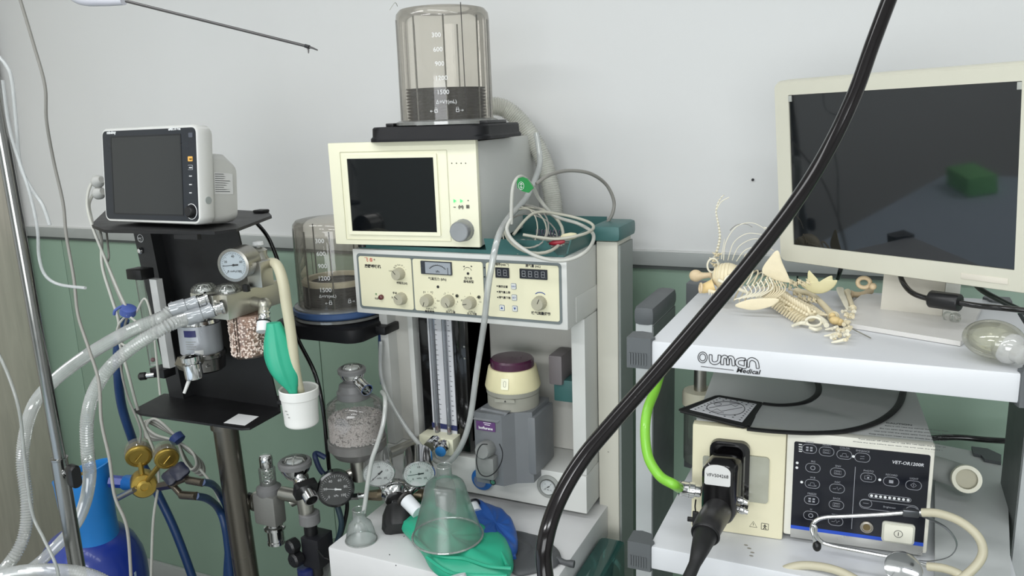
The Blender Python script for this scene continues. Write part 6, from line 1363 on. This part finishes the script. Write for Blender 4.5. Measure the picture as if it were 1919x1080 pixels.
plate(MB(DF), c - Y * .003, X, Z, .040, .028, .003, V((0, -.002, 0))).done('power_key', mat('key_ivory', (232, 230, 214), .4), pb)
mb = MB(DF); mb.tube([c + V((.0058 * math.cos(t), -.0052, .0058 * math.sin(t))) for t in (j * PI / 12 for j in range(24))], .0004, 5, closed=True); mb.tube([c + V((0, -.0052, -.003)), c + V((0, -.0052, .003))], .0005, 5); mb.done('power_mark', ink, pb)
# left half: warning marks, flaps, socket
c = c4(515, 792, -.0042); mb = MB(DF); mb.tube([c + V(p) for p in ((-.006, 0, -.004), (.006, 0, -.004), (0, 0, .006))], .0004, 5, closed=True); mb.tube([c + V((0, 0, -.001)), c + V((0, 0, .003))], .0004, 4); mb.done('warning_mark', ink, vp2)
c = c4(580, 802, -.0042); mb = MB(DF); mb.tube([c + V((a, 0, b)) for a, b in rrect(.011, .011, .0005, 1)], .0004, 5, closed=True); mb.sph(c + V((0, 0, .0025)), .0012, 8).tube([c + V((0, 0, .002)), c + V((0, 0, -.001)), c + V((-.002, 0, -.0045))], .0007, 5).tube([c + V((0, 0, -.001)), c + V((.002, 0, -.0045))], .0007, 5).tube([c + V((-.003, 0, .0005)), c + V((.003, 0, .0005))], .0006, 5); mb.done('patient_mark', ink, vp2)
def rq4(u0, v0, u1, v1, y): 
    a, b = c4(u0, v0, y), c4(u1, v1, y); return V(((a.x + b.x) / 2, y, (a.z + b.z) / 2)), abs(b.x - a.x), abs(b.z - a.z)
c, w1, h1 = rq4(500, 400, 562, 665, -.0042); plate(MB(DF), c, X, Z, w1 + .02, h1, .006, V((0, -.004, 0))).done('sliding_cover', clear('milky_cover', (225, 228, 215), .1, .45, (214, 214, 200)), vp2)
c, w1, h1 = rq4(232, 400, 272, 480, -.0042); plate(MB(DF), c, X, Z, w1, h1, .004, V((0, -.002, 0))).done('cover_edge', MATS['milky_cover'], vp2)
c, w1, h1 = rq4(276, 300, 488, 715, -.0042)
rframe(MB(DF), c, X, Z, w1, h1, .014, .007, V((0, -.011, 0))).done('socket_frame', bgloss, vp2); plate(MB(DF), c, X, Z, w1 - .012, h1 - .012, .01, V((0, -.003, 0))).done('socket_well', black, vp2)
# endoscope plug
ep = thing('endoscope_connector', 'black endoscope connector with white oval plate plugged into the video processor', 'connector', M=DF @ Matrix.Translation(c))
fc, fw, fh = rq4(228, 438, 404, 800, -.062)
def sect(cx__, cz__, w__, h__, y, r_): return [V((cx__ + a, y, cz__ + b)) for a, b in rrect(w__, h__, r_, 6)]
MB(DF).loops([sect(c.x, c.z + .004, w1 - .022, h1 - .03, -.007, .012), sect(c.x - .004, c.z + .002, fw + .002, h1 - .04, -.02, .014), sect(fc.x + .006, fc.z + .006, fw + .004, fh - .004, -.040, .016), sect(fc.x, fc.z, fw, fh, -.060, .017), sect(fc.x, fc.z, fw - .006, fh - .006, -.063, .015)]).done('housing', bgloss, ep)
lc_, lw_, lh_ = rq4(242, 447, 386, 580, -.0632)
MB(DF).prism([V((lc_.x + a, -.0632, lc_.z + b)) for a, b in [(lw_ / 2 * math.cos(R(t)) * 1.0, lh_ / 2 - lw_ * .30 + lw_ * .30 * math.sin(R(t))) for t in range(0, 181, 15)] + [(-lw_ / 2, -lh_ / 2 + .002), (-lw_ / 2 + .002, -lh_ / 2), (lw_ / 2 - .002, -lh_ / 2), (lw_ / 2, -lh_ / 2 + .002)]], V((0, -.0006, 0))).done('name_plate', mat('silver_plate', (212, 212, 210), .35), ep)
text('VFV504268', .0078, DF @ (lc_ + V((0, -.0009, -.003))), DX, DZ, ink, ep, align='CENTER', wide=.92)
b0 = DF @ c4(300, 760, -.055); b1 = DF @ c4(262, 850, -.085); b0 = DF @ V((fc.x + .001, -.05, fc.z - fh * .30))
def Pe(px, py, y): return W(px, py, y=y)
P = [b0, Pe(1328, 985, 1.12), Pe(1322, 1002, 1.10), Pe(1312, 1030, 1.06), Pe(1300, 1062, 1.03), Pe(1282, 1100, 1.00)]
MB().tube(spline(P[:3], 6), lambda t: .0225 - .002 * t, 28).done('boot', mat('satin_black_boot', (38, 37, 38), .35), ep)
MB().tube(spline([P[5], P[5] + V((-.03, -.05, -.12)), P[5] + V((-.10, -.06, -.30)), P[5] + V((-.22, .0, -.50))], 8), .0075, 16).done('universal_cord', MATS['satin_black_boot'], ep)
MB().tube(spline([P[2], P[3], P[4], P[5]], 8), lambda t: (.0185 - .010 * min(1, t * 1.6)) * (1 if t else 1.08), 24).done('strain_relief', rubber if 0 else mat('soft_black', (24, 24, 25), .5), ep)
MB().torus(P[2], P[2] - P[1], .0195, .0025).done('collar_ring', black, ep)
for (u, v, L_) in ((450, 652, .022), (452, 705, .022)):
    q = DF @ c4(u - 40, v - 8, -.035); MB().lathe([(.0045, 0), (.0045, .008), (.0062, .009), (.0062, .014), (.0045, .016), (.0038, L_), (.0025, L_)], q, DX - DY * .25 - DZ * .1, 18).done('air_pin', chrome, ep)
q = DF @ c4(222, 605, -.045)
gd = (-DX * .95 - DY * .15 + DZ * .1).normalized()
MB().lathe([(.008, 0), (.010, .002), (.010, .010), (.0128, .011), (.0128, .019), (.0118, .020), (.0118, .028), (.0125, .029), (.0125, .034), (.010, .036)], q, gd, 28).done('light_guide_ring', chrome, ep)
q2 = q + gd * .034
MB().tube(spline([q2, Pe(1262, 908, 1.15), Pe(1237, 893, 1.16), Pe(1216, 860, 1.17), Pe(1209, 815, 1.18), Pe(1213, 770, 1.20), Pe(1228, 730, 1.23), Pe(1240, 690, 1.26)], 8), .0082, 16).done('light_cable', mat('lime_green_hose', (128, 196, 58), .4, coat=.2), label='lime green light cable looping from the connector up behind the shelf', cat='cable')
q = DF @ c4(192, 650, -.05); MB().wire([q, q - DZ * .012 - DX * .001, q - DZ * .022], .0012).done('cap_strap', black, ep)
q = q - DZ * .034; MB().rot_box(q, DX * .010, DY * .006, DZ * .026, .002).rot_box(q - DX * .008 - DZ * .002, DX * .010, DY * .005, DZ * .007, .001).done('dangling_cap', black, ep)
# notice text on the processor's top
def tp_(u, v): return W(1440 + u / 3, 720 + v / 3, z=.8125 + dh + .0003)
text('CAUTION', .0085, tp_(660, 222), DX, DY, dim if 0 else mat('grey_print', (96, 98, 98), .6), vp2, off=.0001)
rnd = random.Random(3); ws = ['Before use read the manual', 'Do not open the cover of this unit', 'Use only with the stated cable', 'Keep away from water or heat', 'Service by trained staff only', 'Turn power off when not in use', 'Check the lamp before each case']
for i in range(7): text(ws[i] + ' ' + ws[(i + 3) % 7][:14 + 2 * i], .0050, tp_(655 - i * 30, 236 + i * 15), DX, DY, MATS['grey_print'], vp2, name='notice_line')
# ------------------------------------------------------------ soft collar on top of the processor
zcol = .8125 + dh + .004
cl_ = thing('protective_collar', 'clear plastic protective collar with black edging and dotted patch, lying on the processor', 'collar', W(1450, 780, z=zcol))
edge_o = [(1400, 804), (1450, 809), (1520, 812), (1585, 808), (1640, 793), (1675, 770), (1690, 745), (1692, 715), (1670, 690), (1620, 672)]
edge_i = [(1430, 757), (1462, 760), (1498, 757), (1522, 748), (1534, 734), (1530, 715), (1505, 700)]
blt = mat('black_piping', (16, 16, 17), .6, bump=.2, bsc=900)
def ZC(a, b, dz=0): return W(a, b, z=zcol + dz)
EO = spline([ZC(*p) for p in edge_o], 8); EI = spline([ZC(*p, .006) for p in edge_i], 8)
fm_ = clear('film_plastic', (240, 242, 241), .06, .42, (226, 229, 227), hv=.04)
n_ = 40
def samp(P, n_): 
    L = [0]
    for a, b in zip(P, P[1:]): L.append(L[-1] + (b - a).length)
    o = []
    for i in range(n_ + 1):
        t = L[-1] * i / n_; k = max(j for j in range(len(L)) if L[j] <= t + 1e-9); k = min(k, len(P) - 2); o.append(P[k].lerp(P[k + 1], (t - L[k]) / max(1e-9, L[k + 1] - L[k])))
    return o
A_, B_ = samp(EO, n_), samp(EI, n_)
MB().add([p for p in A_] + B_, [(i, i + 1, n_ + 2 + i, n_ + 1 + i) for i in range(n_)]).done('film', fm_, cl_)
MB().tube(EO, .0058, 10, flat=.5).done('outer_edging', blt, cl_); MB().tube(EI, .0054, 10, flat=.5).done('inner_edging', blt, cl_)
pt = [(1272, 770), (1345, 743), (1430, 757), (1400, 802)]
P4 = [ZC(*p, .001) for p in pt]
MB().prism(P4, V((0, 0, .0012))).done('patch_base', blt, cl_)
loop_ = []
for a, b in zip(P4, P4[1:] + P4[:1]): loop_ += [a.lerp(b, t) for t in (.04, .5, .96)]
MB().tube(loop_, .0036, 8, closed=True, flat=.7).done('patch_edging', blt, cl_)
def bil(u, v, dz=.0024): return P4[0].lerp(P4[1], u).lerp(P4[3].lerp(P4[2], u), v) + Z * dz
pp = MB().prism([bil(.12, .10, .0013), bil(.90, .10, .0013), bil(.90, .90, .0013), bil(.12, .90, .0013)], V((0, 0, .0008))).done('patch_print', mat('patch_grey', (222, 222, 226), .6), cl_)
mb = MB(); mb.tube([bil(.5 + .30 * math.cos(t), .5 + .30 * math.sin(t)) for t in (2 * PI * j / 32 for j in range(32))], .0005, 5, closed=True)
mb.tube([bil(.35, .28), bil(.68, .50), bil(.62, .60), bil(.78, .62), bil(.72, .44)], .0004, 5); mb.tube([bil(.65, .72), bil(.32, .50), bil(.38, .40), bil(.22, .38), bil(.28, .56)], .0004, 5)
mb.tube([bil(.58 + .06 * math.cos(t), .30 + .06 * math.sin(t)) for t in (2 * PI * j / 16 for j in range(16))], .0004, 5, closed=True)
mb.done('oval_emblem', ink, pp)
mb = MB()
for i in range(9):
    for j in range(7):
        u, v = .17 + .085 * i, .16 + .115 * j
        if ((u - .5) / .33) ** 2 + ((v - .5) / .33) ** 2 < 1: continue
        q = bil(u + (.03 if j % 2 else 0), v, .0022); mb.sph(q, .0016, 6, (1.2, 1, .2))
mb.done('dot_pattern', ink, pp, kind='stuff')
# ------------------------------------------------------------ jar behind, white-rimmed tube, cables
jb = thing('specimen_jar', 'clear jar with ridged cream lid and steel pump behind the video processor', 'jar', W(1305, 830, y=1.48))
c = W(1310, 835, y=1.50); r_ = pxr(c, 60); c.z = .8095; zt_ = W(1310, 757, y=1.50).z; zl2 = W(1310, 735, y=1.50).z
MB().lathe([(r_ * .9, 0), (r_ * .95, .006), (r_ * .95, zt_ - c.z)], c, Z, 36).done('jar_glass', clear('grey_jar', (200, 206, 200), .08, .25, (150, 156, 150)), jb)
MB().lathe([(r_ * 1.05, zt_ - c.z), (r_ * 1.05, zl2 - c.z), (r_ * .98, zl2 - c.z + .004), (.001, zl2 - c.z + .005)], c, Z, 60, cap=False, wob=lambda t: 1 + .01 * math.cos(30 * t)).done('lid', mat('cream_lid', (206, 202, 180), .45), jb)
MB().cyl(c + Z * (zl2 - c.z), c + Z * (zl2 - c.z + .05), .012, n=20).cyl(c + Z * (zl2 - c.z + .05) , c + Z * (zl2 - c.z + .07), .007, n=16).done('pump', steel, jb)
gy_ = mat('grey_shelf_box', (196, 199, 198), .4, var=.04)
sb = thing('side_tray', 'grey metal side tray with dark corner cap right of the processor', 'tray', (.2, 1.5, .80))
mb = [W(1752, 1100, z=.822), W(1895, 1100, z=.822), W(1888, 905, z=.822), W(1872, 855, z=.822), W(1752, 832, z=.822)]
mb[0].y = max(mb[0].y, 1.155); mb[1].y = max(mb[1].y, 1.155)
MB().prism([p - Z * .013 for p in mb], V((0, 0, .013))).done('tray_top', gy_, sb)
q = [W(a, b, z=.8225) for a, b in ((1820, 842), (1850, 846), (1876, 858), (1876, 872), (1845, 866), (1838, 858), (1824, 855))]
MB().prism(q, V((0, 0, .006))).done('corner_cap', capm, sb)
wt = thing('white_tube_roll', 'grey tube with bright white ring end lying beside the processor', 'tube', W(1800, 920, z=.824))
e = W(1811, 898, y=1.46); nt_ = V((.10, -.92, .30)).normalized(); r_ = pxr(e, 52)
MB().lathe([(r_ * .72, -.002), (r_ * .72, .004), (r_ * .98, .005), (r_ * 1.0, .001), (r_ * 1.0, -.006), (r_ * .72, -.006)], e, nt_, 40, cap=False).done('ring_end', mat('ivory_white_ring', (236, 234, 214), .4), wt)
MB().cyl(e - nt_ * .012, e - nt_ * .004, r_ * .73, n=32).done('inner_core', mat('beige_core', (186, 182, 160), .5), wt)
bk = V((-.70, .62, -.10)).normalized()
MB().tube(spline([e - nt_ * .0125, e - nt_ * .03 + bk * .01, e + bk * .05 - nt_ * .03, e + bk * .11 - nt_ * .03], 6), r_ * .92, 28).done('sleeve', mat('grey_sleeve', (172, 176, 172), .5), wt)
MB().wire([W(1740, 822, y=1.74), W(1790, 820, y=1.74), W(1840, 824, y=1.74), W(1960, 838, y=1.74), W(2100, 900, y=1.76), W(2200, 1100, y=1.78)], .006, 10).done('power_cable', bgloss, label='black cable along the green wall behind the processor', cat='cable')
MB().wire([W(1868, 885, y=1.66), W(1890, 898, y=1.66), W(1930, 915, y=1.66), W(2010, 990, y=1.7), W(2060, 1150, y=1.75)], .005, 10).done('power_cable', bgloss, label='short black cable behind the right cart post', cat='cable')
# ------------------------------------------------------------ stethoscope
sp = thing('stethoscope', 'chrome stethoscope with beige tubing leaning on the video processor front', 'stethoscope', W(1640, 1030, y=1.19))
yb1, yb2 = 1.195, 1.185
up_ = [W(1529, 1018, y=1.18), W(1524, 1005, y=1.18), W(1521, 992, y=1.182), W(1527, 978, y=1.185), W(1545, 970, y=1.19), W(1580, 968, y=1.195), W(1640, 965, y=1.20), W(1700, 961, y=1.205), W(1738, 961, y=1.205)]
lo_ = [W(1532, 1012, y=1.165), W(1526, 998, y=1.167), W(1529, 1006, y=1.17), W(1545, 1022, y=1.17), W(1575, 1027, y=1.17), W(1640, 1039, y=1.175), W(1700, 1050, y=1.18), W(1740, 1062, y=1.185)]
lo_ = [W(1528, 988, y=1.165), W(1529, 1002, y=1.167), W(1540, 1016, y=1.17), W(1560, 1023, y=1.17), W(1600, 1031, y=1.172), W(1650, 1041, y=1.175), W(1700, 1050, y=1.18), W(1740, 1062, y=1.185)]
MB().tube(spline(up_, 8), .0030, 12).done('ear_tube', chrome, sp); MB().tube(spline([W(1522, 985, y=1.166)] + lo_, 8), .0030, 12).done('ear_tube', chrome, sp)
MB().sph(W(1531, 1024, y=1.178), .0065, 14, (1, 1, 1.3)).done('ear_tip', black, sp)
j1 = W(1707, 962, y=1.203); MB().rot_box(j1, V((.022, .003, 0)), Y * .008, Z * .011, .002).done('spring_joint', mat('gunmetal', (96, 98, 102), .3, .9), sp)
bl_ = spline([W(1700, 958, y=1.215), W(1740, 972, y=1.21), W(1775, 992, y=1.205), W(1793, 1020, y=1.20), W(1780, 1043, y=1.195), W(1745, 1052, y=1.19), W(1715, 1050, y=1.19)], 8)
MB().tube(bl_, .0042, 10, flat=.18).done('spring_blade', mat('spring_steel', (150, 152, 156), .3, .8), sp)
hose_c = mat('beige_rubber_tube', (188, 182, 158), .42)
MB().tube(spline([W(1728, 961, y=1.205), W(1760, 963, y=1.20), W(1800, 978, y=1.19), W(1832, 1005, y=1.18), W(1842, 1035, y=1.175), W(1828, 1062, y=1.17), W(1795, 1088, y=1.165), W(1740, 1110, y=1.165)], 8), .0062, 14).done('tubing', hose_c, sp)
MB().tube(spline([W(1738, 1062, y=1.186), W(1770, 1066, y=1.18), W(1800, 1078, y=1.17), W(1822, 1096, y=1.165), W(1790, 1112, y=1.165)], 8), .0062, 14).done('tubing', hose_c, sp)
MB().tube(spline([W(1446, 1095, y=1.16), W(1462, 1073, y=1.165), W(1495, 1061, y=1.17), W(1535, 1062, y=1.17), W(1575, 1072, y=1.165), W(1610, 1090, y=1.16)], 8), .0064, 14).done('tubing', hose_c, sp)
q = W(1693, 1066, y=1.165); n = V((.08, -.62, .78)).normalized()
MB().lathe([(.008, -.014), (.012, -.008), (.023, -.004), (.0255, -.001), (.0255, .001), (.023, .0025), (.001, .003)], q, n, 40, cap=False).done('chest_piece', chrome, sp)
MB().tube([q + n * .0032 - X * .012, q + n * .0032 + X * .012], .0004, 4).done('engraved_line', dim, sp)
# dark smudges on the lower shelf
mb = MB()
for a, b in ((1398, 1022), (1404, 1028), (1410, 1036), (1408, 1042)): mb.sph(W(a, b, z=.8082), .0022, 8, (1.6, 1, .05))
mb.done('smudge', mat('smudge', (150, 146, 138), .7), ct, kind='stuff')
# ------------------------------------------------------------ endoscope insertion tube in the foreground
pts = [(1800, -420, .72), (1742, -220, .71), (1690, -60, .70), (1666, 0, .70), (1636, 80, .70), (1600, 180, .70), (1552, 280, .70), (1490, 380, .69), (1405, 492, .68), (1315, 600, .67), (1225, 705, .66), (1150, 790, .65), (1092, 860, .64), (1048, 935, .63), (1024, 1005, .62), (1020, 1060, .62), (1036, 1140, .62), (1080, 1250, .63), (1160, 1380, .66), (1280, 1480, .70)]
MB().tube(spline([D(a, b, d) for a, b, d in pts], 10), .0066, 20).done('endoscope_tube', mat('glossy_black_tube', (16, 12, 13), .13, var=.1, spec=.4, rvar=.02), label='thick glossy black endoscope tube sweeping diagonally across the whole foreground', cat='tube')
